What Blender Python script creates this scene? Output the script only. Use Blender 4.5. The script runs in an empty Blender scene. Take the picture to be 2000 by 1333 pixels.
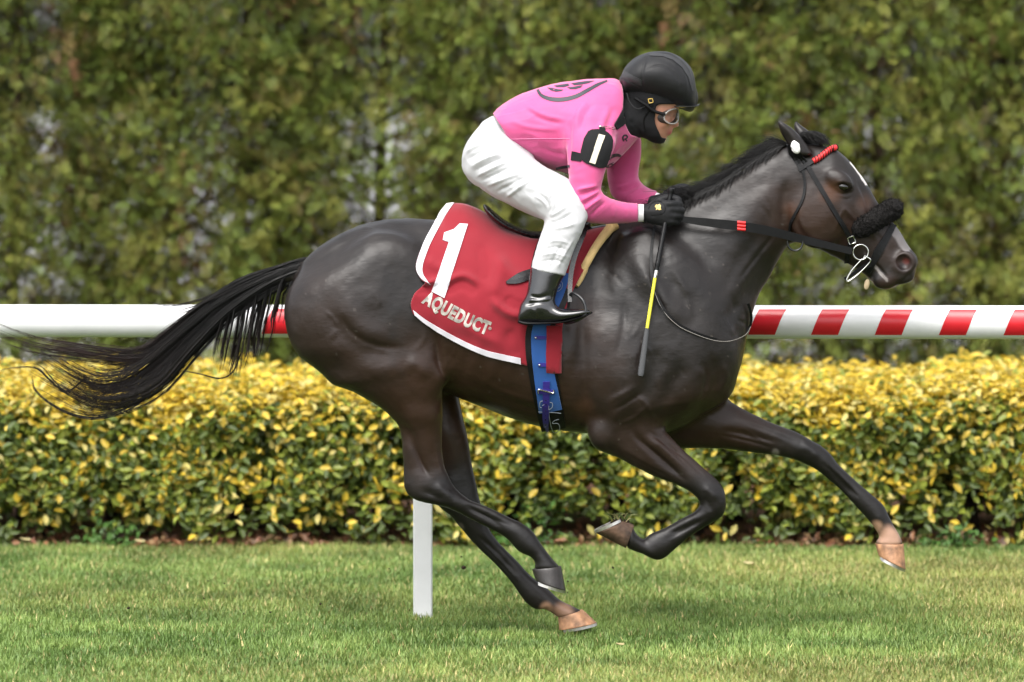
import bpy, bmesh, math, random
import numpy as np
import openvdb as vdb
from mathutils import Vector, Matrix
from mathutils.bvhtree import BVHTree

rnd = random.Random(7)
nr = np.random.default_rng(11)
SC = bpy.context.scene
COL = SC.collection

# ------------------------------------------------------------------ camera
CAM_D, CAM_H, TILT, FPX = 20.0, 2.035, 0.0465, 10600.0
cam_d = bpy.data.cameras.new('camera')
cam_d.sensor_width = 36.0
cam_d.lens = FPX * 36.0 / 2000.0
cam_d.clip_end = 500.0
cam_d.dof.use_dof = True
cam_d.dof.focus_distance = CAM_D - 0.12
cam_d.dof.aperture_fstop = 2.6
cam = bpy.data.objects.new('camera', cam_d)
COL.objects.link(cam)
cam.location = (0, -CAM_D, CAM_H)
cam.rotation_euler = (math.pi / 2 - TILT, 0, 0)
SC.camera = cam

# ------------------------------------------------------------------ sky, sun, exposure
SUN_EL, SUN_AZ = math.radians(58), math.radians(205)     # azimuth of the sun, clockwise from +Y
w = bpy.data.worlds.new('World')
SC.world = w
w.use_nodes = True
nt = w.node_tree
bg = nt.nodes['Background']
sky = nt.nodes.new('ShaderNodeTexSky')
sky.sky_type = 'NISHITA'
sky.sun_disc = False
sky.sun_elevation = SUN_EL
sky.sun_rotation = SUN_AZ
sky.air_density = 1.0
sky.dust_density = 4.0
hsv = nt.nodes.new('ShaderNodeHueSaturation')           # an overcast sky has little blue
hsv.inputs['Saturation'].default_value = 0.22
nt.links.new(sky.outputs[0], hsv.inputs['Color'])
nt.links.new(hsv.outputs[0], bg.inputs['Color'])
bg.inputs['Strength'].default_value = 0.15
sun_d = bpy.data.lights.new('sun', 'SUN')
sun_d.energy = 0.8
sun_d.angle = math.radians(40)
sun_d.color = (1.0, 0.96, 0.90)
sun = bpy.data.objects.new('sun', sun_d)
COL.objects.link(sun)
sdir = Vector((math.sin(SUN_AZ) * math.cos(SUN_EL), math.cos(SUN_AZ) * math.cos(SUN_EL), math.sin(SUN_EL)))
sun.rotation_euler = sdir.to_track_quat('Z', 'Y').to_euler()
sun.location = (0, -6, 12)
SC.view_settings.view_transform = 'Standard'
SC.view_settings.look = 'None'
SC.view_settings.exposure = 1.35
SC.view_settings.gamma = 1.0
SC.view_settings.use_curve_mapping = False

# ------------------------------------------------------------------ helpers
_ct, _st = math.cos(TILT), math.sin(TILT)


def P(px, py, Y=0.0):
    """The point of the place that a photograph pixel shows at depth Y."""
    a, b = (px - 1000.0) / FPX, (666.5 - py) / FPX
    d = (a, _ct + b * _st, -_st + b * _ct)
    s = (Y + CAM_D) / d[1]
    return np.array((d[0] * s, Y, CAM_H + d[2] * s))


def pix(co):
    """Inverse of P for an (n,3) array."""
    x, y, z = co[:, 0], co[:, 1] + CAM_D, co[:, 2] - CAM_H
    f = y * _ct - z * _st
    u = y * _st + z * _ct
    return np.stack([1000 + FPX * x / f, 666.5 - FPX * u / f], 1)


def cr(pts, per):
    """Catmull-Rom through the rows of pts."""
    p = np.asarray(pts, float)
    n = len(p)
    if n < 3:
        t = np.linspace(0, 1, per + 1)[:, None]
        return p[0] * (1 - t) + p[1] * t
    out = []
    for i in range(n - 1):
        p0 = p[i - 1] if i > 0 else 2 * p[0] - p[1]
        p3 = p[i + 2] if i + 2 < n else 2 * p[-1] - p[-2]
        for k in range(per):
            t = k / per
            out.append(0.5 * (2 * p[i] + (p[i + 1] - p0) * t + (2 * p0 - 5 * p[i] + 4 * p[i + 1] - p3) * t * t + (3 * p[i] - p0 - 3 * p[i + 1] + p3) * t ** 3))
    out.append(p[-1])
    return np.array(out)


def resample(p, n):
    p = np.asarray(p, float)
    s = np.concatenate([[0], np.cumsum(np.linalg.norm(np.diff(p, axis=0), axis=1))])
    t = np.linspace(0, s[-1], n)
    return np.stack([np.interp(t, s, p[:, i]) for i in range(p.shape[1])], 1)


def mesh_obj(name, v, f, mat=None, parent=None, smooth=True, col=None, sub=0):
    me = bpy.data.meshes.new(name)
    if isinstance(f, np.ndarray):
        v = np.asarray(v, np.float32)
        k = f.shape[1]
        me.vertices.add(len(v)); me.vertices.foreach_set('co', v.ravel())
        me.loops.add(f.size); me.loops.foreach_set('vertex_index', f.astype(np.int32).ravel())
        me.polygons.add(len(f)); me.polygons.foreach_set('loop_start', np.arange(0, f.size, k, dtype=np.int32))
        me.update(calc_edges=True)
        me.validate()
    else:
        me.from_pydata([tuple(map(float, p)) for p in v], [], [tuple(q) for q in f])
    if smooth:
        me.polygons.foreach_set('use_smooth', np.ones(len(me.polygons), bool))
        if len(me.polygons) < 6000:
            me.set_sharp_from_angle(angle=0.9)
    if col is not None:
        a = me.color_attributes.new('Col', 'FLOAT_COLOR', 'POINT')
        c = np.ones((len(v), 4), np.float32); c[:, :3] = col
        a.data.foreach_set('color', c.ravel())
    if mat is not None:
        me.materials.append(mat)
    o = bpy.data.objects.new(name, me)
    COL.objects.link(o)
    if parent is not None:
        o.parent = parent
    if sub:
        m = o.modifiers.new('sub', 'SUBSURF'); m.levels = m.render_levels = sub
    return o


def tag(o, label=None, cat=None, group=None, kind=None):
    for k, x in (('label', label), ('category', cat), ('group', group), ('kind', kind)):
        if x:
            o[k] = x
    return o


def empty(name, label, cat, loc=(0, 0, 0), group=None):
    o = bpy.data.objects.new(name, None)
    o.empty_display_size = 0.1
    COL.objects.link(o)
    o.location = loc
    tag(o, label, cat, group)
    return o


def part(name, v, f, mat, root, **k):
    """A part whose geometry is given in world coordinates."""
    if isinstance(v, list):
        v = np.array(v, float)
    loc = world_loc(root)
    return mesh_obj(name, v - loc, f, mat, root, **k)


def world_loc(o):
    p = np.zeros(3)
    while o is not None:
        p += np.array(o.location)
        o = o.parent
    return p


# --- procedural materials
def mat(name, color, rough=0.5, spec=0.5, metal=0.0, noise=0.0, nscale=60.0, bump=0.0, bscale=200.0, attr=False, coat=0.0, sheen=0.0, trans=0.0, bstretch=None, rvar=0.0, subs=0.0):
    m = bpy.data.materials.new(name)
    m.use_nodes = True
    t = m.node_tree
    b = t.nodes['Principled BSDF']
    b.inputs['Roughness'].default_value = rough
    b.inputs['Specular IOR Level'].default_value = spec
    b.inputs['Metallic'].default_value = metal
    b.inputs['Coat Weight'].default_value = coat
    b.inputs['Coat Roughness'].default_value = 0.12
    b.inputs['Sheen Weight'].default_value = sheen
    b.inputs['Transmission Weight'].default_value = trans
    b.inputs['Subsurface Weight'].default_value = subs
    b.inputs['Subsurface Radius'].default_value = (0.01, 0.004, 0.002)
    tc = t.nodes.new('ShaderNodeTexCoord')
    if attr:
        a = t.nodes.new('ShaderNodeVertexColor'); a.layer_name = 'Col'
        src = a.outputs['Color']
    else:
        rgb = t.nodes.new('ShaderNodeRGB'); rgb.outputs[0].default_value = (*color, 1)
        src = rgb.outputs[0]
    if noise:
        n = t.nodes.new('ShaderNodeTexNoise'); n.inputs['Scale'].default_value = nscale; n.inputs['Detail'].default_value = 5
        t.links.new(tc.outputs['Object'], n.inputs['Vector'])
        mr = t.nodes.new('ShaderNodeMapRange'); mr.inputs['From Min'].default_value = 0.25; mr.inputs['From Max'].default_value = 0.75
        mr.inputs['To Min'].default_value = 1 - noise; mr.inputs['To Max'].default_value = 1 + noise
        t.links.new(n.outputs['Fac'], mr.inputs['Value'])
        mx = t.nodes.new('ShaderNodeVectorMath'); mx.operation = 'SCALE'
        t.links.new(src, mx.inputs[0]); t.links.new(mr.outputs[0], mx.inputs['Scale'])
        src = mx.outputs[0]
        if rvar:
            m2 = t.nodes.new('ShaderNodeMapRange'); m2.inputs['From Min'].default_value = 0.3; m2.inputs['From Max'].default_value = 0.7
            m2.inputs['To Min'].default_value = rough - rvar; m2.inputs['To Max'].default_value = rough + rvar
            t.links.new(n.outputs['Fac'], m2.inputs['Value']); t.links.new(m2.outputs[0], b.inputs['Roughness'])
    t.links.new(src, b.inputs['Base Color'])
    if bump:
        n2 = t.nodes.new('ShaderNodeTexNoise'); n2.inputs['Scale'].default_value = bscale; n2.inputs['Detail'].default_value = 4
        if bstretch:
            mp = t.nodes.new('ShaderNodeMapping'); mp.inputs['Scale'].default_value = bstretch
            t.links.new(tc.outputs['Object'], mp.inputs['Vector']); t.links.new(mp.outputs[0], n2.inputs['Vector'])
        else:
            t.links.new(tc.outputs['Object'], n2.inputs['Vector'])
        bp = t.nodes.new('ShaderNodeBump'); bp.inputs['Strength'].default_value = bump; bp.inputs['Distance'].default_value = 0.004
        t.links.new(n2.outputs['Fac'], bp.inputs['Height']); t.links.new(bp.outputs[0], b.inputs['Normal'])
    return m


# --- lofted solids, blended as distance fields
def loft(stations, n=28, per=5, cap=0.35):
    """Closed mesh through stations (edge point a, opposite edge point b, half width m, centre depth m[, pinch at the a side])."""
    rows = []
    for s in stations:
        a, b, wd, yc = s[:4]
        pin = s[4] if len(s) > 4 else 0.0
        rows.append(np.concatenate([P(*a, yc), P(*b, yc), [wd, pin]]))
    r = cr(rows, per)
    if cap:
        for end in (0, -1):
            q = r[end].copy(); q2 = r[1 if end == 0 else -2]
            c = (q[:3] + q[3:6]) / 2; c2 = (q2[:3] + q2[3:6]) / 2
            d = c - c2; d = d / (np.linalg.norm(d) + 1e-9)
            rad = min(np.linalg.norm(q[:3] - q[3:6]) / 2, q[6])
            ex = []
            for ang in (0.45, 0.85, 1.2):
                e = q.copy()
                cc = c + d * rad * cap * 2 * math.sin(ang)
                k = math.cos(ang)
                e[:3] = cc + (q[:3] - c) * k; e[3:6] = cc + (q[3:6] - c) * k; e[6] = q[6] * k
                ex.append(e)
            r = np.concatenate([np.array(ex[::-1]), r]) if end == 0 else np.concatenate([r, np.array(ex)])
    th = np.linspace(0, 2 * math.pi, n, endpoint=False)
    V = []
    for q in r:
        c = (q[:3] + q[3:6]) / 2; u = (q[:3] - q[3:6]) / 2
        cs, sn = np.cos(th), np.sin(th)
        ring = c + cs[:, None] * u
        ring[:, 1] += q[6] * sn * (1 - q[7] * cs)
        V.append(ring)
    m = len(V)
    V = np.concatenate(V)
    i, j = np.meshgrid(np.arange(m - 1), np.arange(n), indexing='ij')
    i, j = i.ravel(), j.ravel(); k = (j + 1) % n
    F = np.stack([i * n + j, i * n + k, (i + 1) * n + k, (i + 1) * n + j], 1)
    c0, c1 = V[:n].mean(0), V[-n:].mean(0)
    V = np.concatenate([V, [c0, c1]])
    jj = np.arange(n); kk = (jj + 1) % n
    T = np.concatenate([np.stack([kk, jj, np.full(n, len(V) - 2)], 1), np.stack([(m - 1) * n + jj, (m - 1) * n + kk, np.full(n, len(V) - 1)], 1)])
    return V, F, T


class Field:
    def __init__(s, vox, band=9):
        s.vox, s.band = vox, band
        s.parts = []
        s.tr = vdb.createLinearTransform(voxelSize=vox)

    def grid(s, V, F, T):
        g = vdb.FloatGrid.createLevelSetFromPolygons(np.asarray(V, np.float32), triangles=np.asarray(T, np.uint32), quads=np.asarray(F, np.uint32), transform=s.tr, halfWidth=float(s.band))
        lo, hi = g.evalActiveVoxelBoundingBox()
        a = np.empty([h - l + 1 for l, h in zip(lo, hi)], np.float32)
        g.copyToArray(a, ijk=lo)
        return np.array(lo), a

    def add(s, V, F, T, k=0.02, op='u', off=0.0):
        lo, a = s.grid(V, F, T)
        s.parts.append((lo, a - off, k, op))

    def ball(s, c, r, k=0.02, op='u', rot=0.0):
        """An ellipsoid at world point c with radii r, turned by rot about Y."""
        c = np.array(c, float); r = np.array(r, float)
        R = max(r) + s.band * s.vox
        lo = np.floor((c - R) / s.vox).astype(int); hi = np.ceil((c + R) / s.vox).astype(int)
        g = [np.arange(lo[i], hi[i] + 1, dtype=np.float32) * s.vox - c[i] for i in range(3)]
        X, Y, Z = np.meshgrid(*g, indexing='ij')
        ca, sa = math.cos(rot), math.sin(rot)
        X, Z = X * ca + Z * sa, -X * sa + Z * ca
        k0 = np.sqrt((X / r[0]) ** 2 + (Y / r[1]) ** 2 + (Z / r[2]) ** 2) + 1e-6
        k1 = np.sqrt((X / r[0] ** 2) ** 2 + (Y / r[1] ** 2) ** 2 + (Z / r[2] ** 2) ** 2) + 1e-6
        d = k0 * (k0 - 1) / k1
        b = s.band * s.vox
        s.parts.append((lo, np.clip(d, -b, b).astype(np.float32), k, op))

    def solve(s, blur=1):
        lo = np.min([p[0] for p in s.parts], 0) - 3
        hi = np.max([p[0] + np.array(p[1].shape) for p in s.parts], 0) + 3
        b = s.band * s.vox
        A = np.full(hi - lo, b, np.float32)
        for plo, a, k, op in s.parts:
            o = plo - lo
            sl = tuple(slice(o[i], o[i] + a.shape[i]) for i in range(3))
            x = A[sl]
            if op == 'u':
                h = np.maximum(k - np.abs(x - a), 0) / k
                A[sl] = np.minimum(x, a) - h * h * k * 0.25
            else:
                h = np.maximum(k - np.abs(x + a), 0) / k
                A[sl] = np.maximum(x, -a) + h * h * k * 0.25
        for _ in range(blur):
            for ax in range(3):
                A = (np.roll(A, 1, ax) + 2 * A + np.roll(A, -1, ax)) * 0.25
        s.A, s.lo = A, lo
        return s

    def mesh(s, iso=0.0, A=None):
        A = s.A if A is None else A
        b = 3 * s.vox
        g = vdb.FloatGrid(b)
        g.copyFromArray(np.clip(A - iso, -b, b), ijk=tuple(int(x) for x in s.lo))
        g.transform = s.tr
        p, q = g.convertToQuads(0.0)
        q = q.astype(np.int64)
        # outward winding
        a = p[q[:, 0]]; n = np.cross(p[q[:, 1]] - a, p[q[:, 2]] - a)
        vol = (a * n).sum()
        if vol < 0:
            q = q[:, ::-1]
        return p.astype(np.float64), q

    def sample(s, co):
        i = np.clip(np.round(co / s.vox).astype(int) - s.lo, 0, np.array(s.A.shape) - 1)
        return s.A[i[:, 0], i[:, 1], i[:, 2]]


def vnormals(p, q):
    a = p[q[:, 2]] - p[q[:, 0]]; b = p[q[:, 3]] - p[q[:, 1]]
    fn = np.cross(a, b)
    n = np.zeros_like(p)
    for i in range(4):
        np.add.at(n, q[:, i], fn)
    return n / (np.linalg.norm(n, axis=1, keepdims=True) + 1e-12)


def relax(p, q, it=2, lam=0.5):
    e = np.concatenate([q[:, [0, 1]], q[:, [1, 2]], q[:, [2, 3]], q[:, [3, 0]]])
    e = np.concatenate([e, e[:, ::-1]])
    cnt = np.bincount(e[:, 0], minlength=len(p))[:, None].astype(float)
    for s_ in range(it):
        for l in (lam, -lam * 1.03):
            acc = np.stack([np.bincount(e[:, 0], p[e[:, 1], i], minlength=len(p)) for i in range(3)], 1)
            p = p + l * (acc / np.maximum(cnt, 1) - p)
    return p


def seg_dist(uv, line):
    """Distance of pixel points to a polyline, and the place along it (0..1)."""
    line = cr(line, 5) if len(line) > 2 else np.array(line, float)
    best = np.full(len(uv), 1e9); tt = np.zeros(len(uv))
    n = len(line) - 1
    for i in range(n):
        a, b = line[i], line[i + 1]
        ab = b - a
        t = np.clip(((uv - a) @ ab) / (ab @ ab + 1e-9), 0, 1)
        d = np.linalg.norm(uv - a - t[:, None] * ab, axis=1)
        m = d < best
        best[m] = d[m]; tt[m] = (i + t[m]) / n
    return best, tt


def sm(x, a, b):
    t = np.clip((x - a) / (b - a), 0, 1)
    return t * t * (3 - 2 * t)


def vnoise(co, scale, seed=0):
    """Cheap smooth value noise, -1..1."""
    g = np.random.default_rng(seed).uniform(-1, 1, (32, 32, 32))
    x = co * scale
    i = np.floor(x).astype(int); f = x - i; f = f * f * (3 - 2 * f)
    out = 0
    for dx in (0, 1):
        for dy in (0, 1):
            for dz in (0, 1):
                wgt = (f[:, 0] if dx else 1 - f[:, 0]) * (f[:, 1] if dy else 1 - f[:, 1]) * (f[:, 2] if dz else 1 - f[:, 2])
                out = out + wgt * g[(i[:, 0] + dx) % 32, (i[:, 1] + dy) % 32, (i[:, 2] + dz) % 32]
    return out


def tube(path, r, n=8, closed=False):
    """Tube along world points; r a number or one per point."""
    p = np.asarray(path, float); m = len(p)
    r = np.full(m, r) if np.isscalar(r) else np.asarray(r, float)
    t = np.gradient(p, axis=0) if not closed else np.roll(p, -1, 0) - np.roll(p, 1, 0)
    t /= np.linalg.norm(t, axis=1, keepdims=True) + 1e-12
    u = np.cross(t[0], (0.1, 1, 0.2)); u /= np.linalg.norm(u)
    V = []
    th = np.linspace(0, 2 * math.pi, n, endpoint=False)
    for i in range(m):
        u = u - t[i] * (u @ t[i]); u /= np.linalg.norm(u) + 1e-12
        w_ = np.cross(t[i], u)
        V.append(p[i] + r[i] * (np.cos(th)[:, None] * u + np.sin(th)[:, None] * w_))
    V = np.concatenate(V)
    F = []
    for i in range(m if closed else m - 1):
        i2 = (i + 1) % m
        for j in range(n):
            k = (j + 1) % n
            F.append((i * n + j, i * n + k, i2 * n + k, i2 * n + j))
    if not closed:
        F.append(tuple(range(n))[::-1]); F.append(tuple(range((m - 1) * n, m * n)))
    return V, F


def joinvf(lst):
    V, F, o = [], [], 0
    for v, f in lst:
        V.append(np.asarray(v)); F += [tuple(i + o for i in q) for q in f]; o += len(v)
    return np.concatenate(V), F


def boxvf(c, s, rot=None):
    c = np.array(c, float); h = np.array(s, float) / 2
    V = np.array([(x, y, z) for x in (-1, 1) for y in (-1, 1) for z in (-1, 1)]) * h
    if rot is not None:
        V = V @ np.array(rot.to_3x3() if hasattr(rot, 'to_3x3') else rot).T
    return V + c, [(0, 1, 3, 2), (4, 6, 7, 5), (0, 4, 5, 1), (2, 3, 7, 6), (0, 2, 6, 4), (1, 5, 7, 3)]


def gridvf(G):
    """Grid of points (a,b,3) -> verts, quads."""
    a, b = G.shape[:2]
    i, j = np.meshgrid(np.arange(a - 1), np.arange(b - 1), indexing='ij')
    i, j = i.ravel(), j.ravel()
    return G.reshape(-1, 3), np.stack([i * b + j, (i + 1) * b + j, (i + 1) * b + j + 1, i * b + j + 1], 1)


def thick(V, F, off):
    """Give an open sheet thickness: V plus V+off, closed along its rim."""
    F = [tuple(int(x) for x in f) for f in F]
    n = len(V)
    from collections import Counter
    ed = Counter()
    for f in F:
        for i in range(len(f)):
            ed[(f[i], f[(i + 1) % len(f)])] += 1
    rim = [e for e in ed if (e[1], e[0]) not in ed]
    F2 = F + [tuple(i + n for i in f[::-1]) for f in F] + [(b, a, a + n, b + n) for a, b in rim]
    return np.concatenate([V, V + off]), F2


# ------------------------------------------------------------------ the setting: turf, bed, forecourt
def nmat(name, stops, scale=4.0, detail=6, rough=.9, bump=.5, bscale=60, stretch=(1, 1, 1), rot=0.0):
    m = bpy.data.materials.new(name); m.use_nodes = True
    t = m.node_tree; b = t.nodes['Principled BSDF']
    b.inputs['Roughness'].default_value = rough; b.inputs['Specular IOR Level'].default_value = .2
    tc = t.nodes.new('ShaderNodeTexCoord'); mp = t.nodes.new('ShaderNodeMapping'); mp.inputs['Scale'].default_value = stretch
    t.links.new(tc.outputs['Object'], mp.inputs['Vector'])
    n = t.nodes.new('ShaderNodeTexNoise'); n.inputs['Scale'].default_value = scale; n.inputs['Detail'].default_value = detail; n.inputs['Roughness'].default_value = .65
    t.links.new(mp.outputs[0], n.inputs['Vector'])
    r = t.nodes.new('ShaderNodeValToRGB')
    e = r.color_ramp.elements
    while len(e) < len(stops):
        e.new(.5)
    for i, (p, c) in enumerate(stops):
        e[i].position = p; e[i].color = (*c, 1)
    t.links.new(n.outputs['Fac'], r.inputs[0]); t.links.new(r.outputs[0], b.inputs['Base Color'])
    n2 = t.nodes.new('ShaderNodeTexNoise'); n2.inputs['Scale'].default_value = bscale; n2.inputs['Detail'].default_value = 5
    t.links.new(tc.outputs['Object'], n2.inputs['Vector'])
    bp = t.nodes.new('ShaderNodeBump'); bp.inputs['Strength'].default_value = bump; bp.inputs['Distance'].default_value = .03
    t.links.new(n2.outputs['Fac'], bp.inputs['Height']); t.links.new(bp.outputs[0], b.inputs['Normal'])
    return m


HEDGE_Y, HEDGE_B = 3.95, 6.05
TALL_Y = 9.8
M_turf = nmat('turf_soil', [(.3, (.030, .045, .012)), (.5, (.060, .085, .022)), (.7, (.10, .10, .035))], 3.0)
M_soil = nmat('bed_soil', [(.3, (.022, .014, .009)), (.5, (.085, .045, .026)), (.68, (.21, .10, .055)), (.8, (.08, .08, .03))], 7.0, bump=1.0, bscale=25)
M_pale = nmat('pale_concrete', [(.3, (.33, .33, .34)), (.7, (.46, .45, .45))], .8, bump=.1)


def sheet(name, x0, x1, y0, y1, z, m, nx=2, ny=2):
    G = np.array([[(x, y, z) for y in np.linspace(y0, y1, ny)] for x in np.linspace(x0, x1, nx)])
    v, f = gridvf(G)
    o = mesh_obj(name, v, f, m, smooth=False)
    tag(o, kind='structure')
    return o


sheet('ground', -600, 600, -40, 900, 0, M_turf, 12, 12)
sheet('planting_bed', -14, 14, HEDGE_Y - .05, 10.6, .004, M_soil, 20, 10)
sheet('forecourt', -120, 120, 11.5, 420, .004, M_pale, 20, 20)


# grass blades
def grass():
    x0, x1, y0, y1 = -3.6, 3.6, -2.4, HEDGE_Y + .5
    n = 480000
    g = np.random.default_rng(5)
    x = g.uniform(x0, x1, n); y = y0 + (y1 - y0) * g.uniform(0, 1, n) ** 1.12
    b = np.stack([x, y, np.zeros(n)], 1)
    big = vnoise(b * (1, .8, 1) + 40, .9, 81); mid = vnoise(b + 20, 3.2, 82); fine = vnoise(b + 9, 11, 83)
    # divots: bare spots
    keep = np.ones(n, bool)
    for px, py, r in ((478, 1264, .07), (1530, 1305, .06), (700, 1246, .05), (1690, 1230, .05)):
        c = P(px, py, 0); d = c - np.array((0, -CAM_D, CAM_H)); c = np.array((0, -CAM_D, CAM_H)) + d * (CAM_H / -d[2])
        q = np.hypot((x - c[0]) / 1.8, (y - c[1]))
        keep &= ~((q < r) & (g.uniform(0, 1, n) < .85))
    keep &= ~((y > HEDGE_Y + .05) & (g.uniform(0, 1, n) < .35 + .5 * (mid > 0)))
    b, big, mid, fine, y = b[keep], big[keep], mid[keep], fine[keep], y[keep]
    n = len(b)
    clump = np.clip(.5 + .5 * fine + .25 * mid, .2, 1.3)
    h = g.uniform(.018, .043, n) * (.65 + .45 * clump)
    wd = g.uniform(.0030, .0060, n)
    az = g.uniform(0, 2 * math.pi, n)
    lean = g.uniform(.1, .9, n) * h * 1.0
    dx, dy = np.cos(az), np.sin(az)
    face = az + math.pi / 2 + g.normal(0, .5, n)
    wx, wy = np.cos(face) * wd, np.sin(face) * wd
    z0 = np.zeros(n)
    A = b + np.stack([-wx, -wy, z0], 1); B = b + np.stack([wx, wy, z0], 1)
    T = b + np.stack([dx * lean, dy * lean, h * g.uniform(.8, 1.05, n)], 1)
    V = np.stack([A, B, T], 1).reshape(-1, 3)
    F = np.arange(n * 3).reshape(-1, 3)
    G1, G2_, YL, ST = np.array((.088, .155, .032)), np.array((.152, .215, .055)), np.array((.27, .25, .075)), np.array((.42, .34, .15))
    t = np.clip(.5 + .55 * mid + .3 * fine + g.normal(0, .22, n), 0, 1)[:, None]
    c = G1 * (1 - t) + G2_ * t
    far = np.clip((y - .3) / 3.2, 0, 1)
    yl = np.clip(.03 + .24 * far + .55 * big + g.normal(0, .22, n), 0, .9)[:, None]
    c = c * (1 - yl) + YL * yl
    st = g.uniform(0, 1, n) < (.03 + .05 * far + .06 * (big > .25))
    c[st] = ST * g.uniform(.7, 1.2, (st.sum(), 1))
    c *= (1.42 * g.uniform(.78, 1.22, n) * (1 + .22 * mid))[:, None]
    col_ = np.repeat(c, 3, 0)
    o = mesh_obj('grass', V, F, M_grass, None, True, col_)
    tag(o, 'short turf grass with yellowish and straw coloured patches', 'grass', kind='stuff')


def leafmat(name, rough=.45, trans=.25, spec=.4):
    m = mat(name, (.1, .1, .1), rough=rough, spec=spec, attr=True)
    t = m.node_tree; b = t.nodes['Principled BSDF']
    tr = t.nodes.new('ShaderNodeBsdfTranslucent'); mx = t.nodes.new('ShaderNodeMixShader'); mx.inputs[0].default_value = trans
    t.links.new(b.inputs['Base Color'].links[0].from_socket, tr.inputs['Color'])
    out = t.nodes['Material Output']
    t.links.new(b.outputs[0], mx.inputs[1]); t.links.new(tr.outputs[0], mx.inputs[2]); t.links.new(mx.outputs[0], out.inputs['Surface'])
    return m


M_grass = leafmat('grass_blade', .5, .25)
M_leaf = leafmat('hedge_leaf', .42, .25, .4)
M_frond = leafmat('cedar_frond', .55, .2, .3)
M_bark = nmat('shrub_bark', [(.3, (.020, .014, .011)), (.7, (.060, .042, .032))], 30, stretch=(1, 1, .25), bump=1.0, bscale=50)
M_trunk = nmat('cedar_bark', [(.3, (.055, .038, .026)), (.7, (.13, .095, .068))], 30, stretch=(1, 1, .25), bump=1.0, bscale=50)
grass()

# ------------------------------------------------------------------ rail
M_plastic = mat('white_plastic', (.76, .76, .77), rough=.34, spec=.45, noise=.05, nscale=9)
M_stripe = mat('red_reflective', (.55, .012, .022), rough=.32, noise=.06, nscale=15)
RY = lambda px: .74 + (826 - px) * .0004
rail = empty('running_rail', 'white plastic running rail with slanted red stripes behind the horse', 'rail', P(826, 1192, RY(826)))
RR = .0632
ra = [P(px, 628.5 + (px - 1000) * .0016, RY(px)) for px in (-1100, 3200)]
axis = (ra[1] - ra[0]) / np.linalg.norm(ra[1] - ra[0])
part('rail_tube', *tube([ra[0] + (ra[1] - ra[0]) * k for k in np.linspace(0, 1, 12)], RR, 40), M_plastic, rail)


outw = np.cross(axis, (0, 0, 1.0)); outw /= np.linalg.norm(outw); outw *= -np.sign(outw[1])


RAIL_T = np.linspace(0, 1, 3000)
RAIL_PX = pix(ra[0] + (ra[1] - ra[0]) * RAIL_T[:, None])[:, 0]


def on_rail(px):
    return ra[0] + (ra[1] - ra[0]) * np.interp(px, RAIL_PX, RAIL_T)


for k in range(-8, 8):
    xb = 1464.5 + 122.5 * k + .5 * k * k
    rows = []
    for t in np.linspace(0, 1, 12):
        ang = math.radians(50 - 96 * t)         # above the middle to below, on the side towards the track
        row = []
        for s in np.linspace(0, 1, 5):
            c = on_rail(xb + 22 * (1 - t) + 52.5 * s)
            row.append(c + (RR + .0012) * (math.cos(ang) * outw + np.array((0, 0, math.sin(ang)))))
        rows.append(row)
    v, f = gridvf(np.array(rows)); n_ = vnormals(v, f); n_ *= np.sign(-n_[:, 1:2])
    part('red_stripe', v, f, M_stripe, rail)
for px in (-640, 826, 2300):
    b0 = P(px, 1192, RY(px)); b0[2] = -.05
    t0 = on_rail(px)
    hgt_ = t0[2] - RR * .5
    v, f = boxvf((b0[0], RY(px), hgt_ / 2 - .02), (.0735, .05, hgt_ + .04))
    o = part('post', v, f, M_plastic, rail)
    bv_ = o.modifiers.new('bevel', 'BEVEL'); bv_.width = .006; bv_.segments = 3

# ------------------------------------------------------------------ clipped yellow hedge
YW = np.array((.60, .43, .040)); PY = np.array((.62, .53, .16)); LG = np.array((.23, .27, .035)); DG = np.array((.085, .125, .021))


def leaves(pts, nrm, size, cols, g, per=1.0):
    """Ovate folded leaves: 6 verts, 4 quads/tris each."""
    n = len(pts)
    d = nrm + g.normal(0, .55, (n, 3)); d[:, 2] += .15
    d /= np.linalg.norm(d, axis=1, keepdims=True)
    a = g.normal(0, 1, (n, 3)); a -= d * (a * d).sum(1, keepdims=True); a /= np.linalg.norm(a, axis=1, keepdims=True)
    b = np.cross(d, a)
    L = (size * g.uniform(.7, 1.3, n))[:, None]; W = L * g.uniform(.42, .55, n)[:, None]
    c0 = pts - a * L * .5; c1 = pts + a * L * .5 - d * L * .12
    l1 = pts - b * W * .5 - a * L * .12 + d * L * .10; r1 = pts + b * W * .5 - a * L * .12 + d * L * .10
    l2 = pts - b * W * .42 + a * L * .22 + d * L * .06; r2 = pts + b * W * .42 + a * L * .22 + d * L * .055
    V = np.stack([c0, l1, l2, c1, r2, r1], 1).reshape(-1, 3)
    i = np.arange(n) * 6
    F = np.concatenate([np.stack([i, i + 3, i + 2, i + 1], 1), np.stack([i, i + 5, i + 4, i + 3], 1)])
    return V, F, np.repeat(cols, 6, 0)


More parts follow.
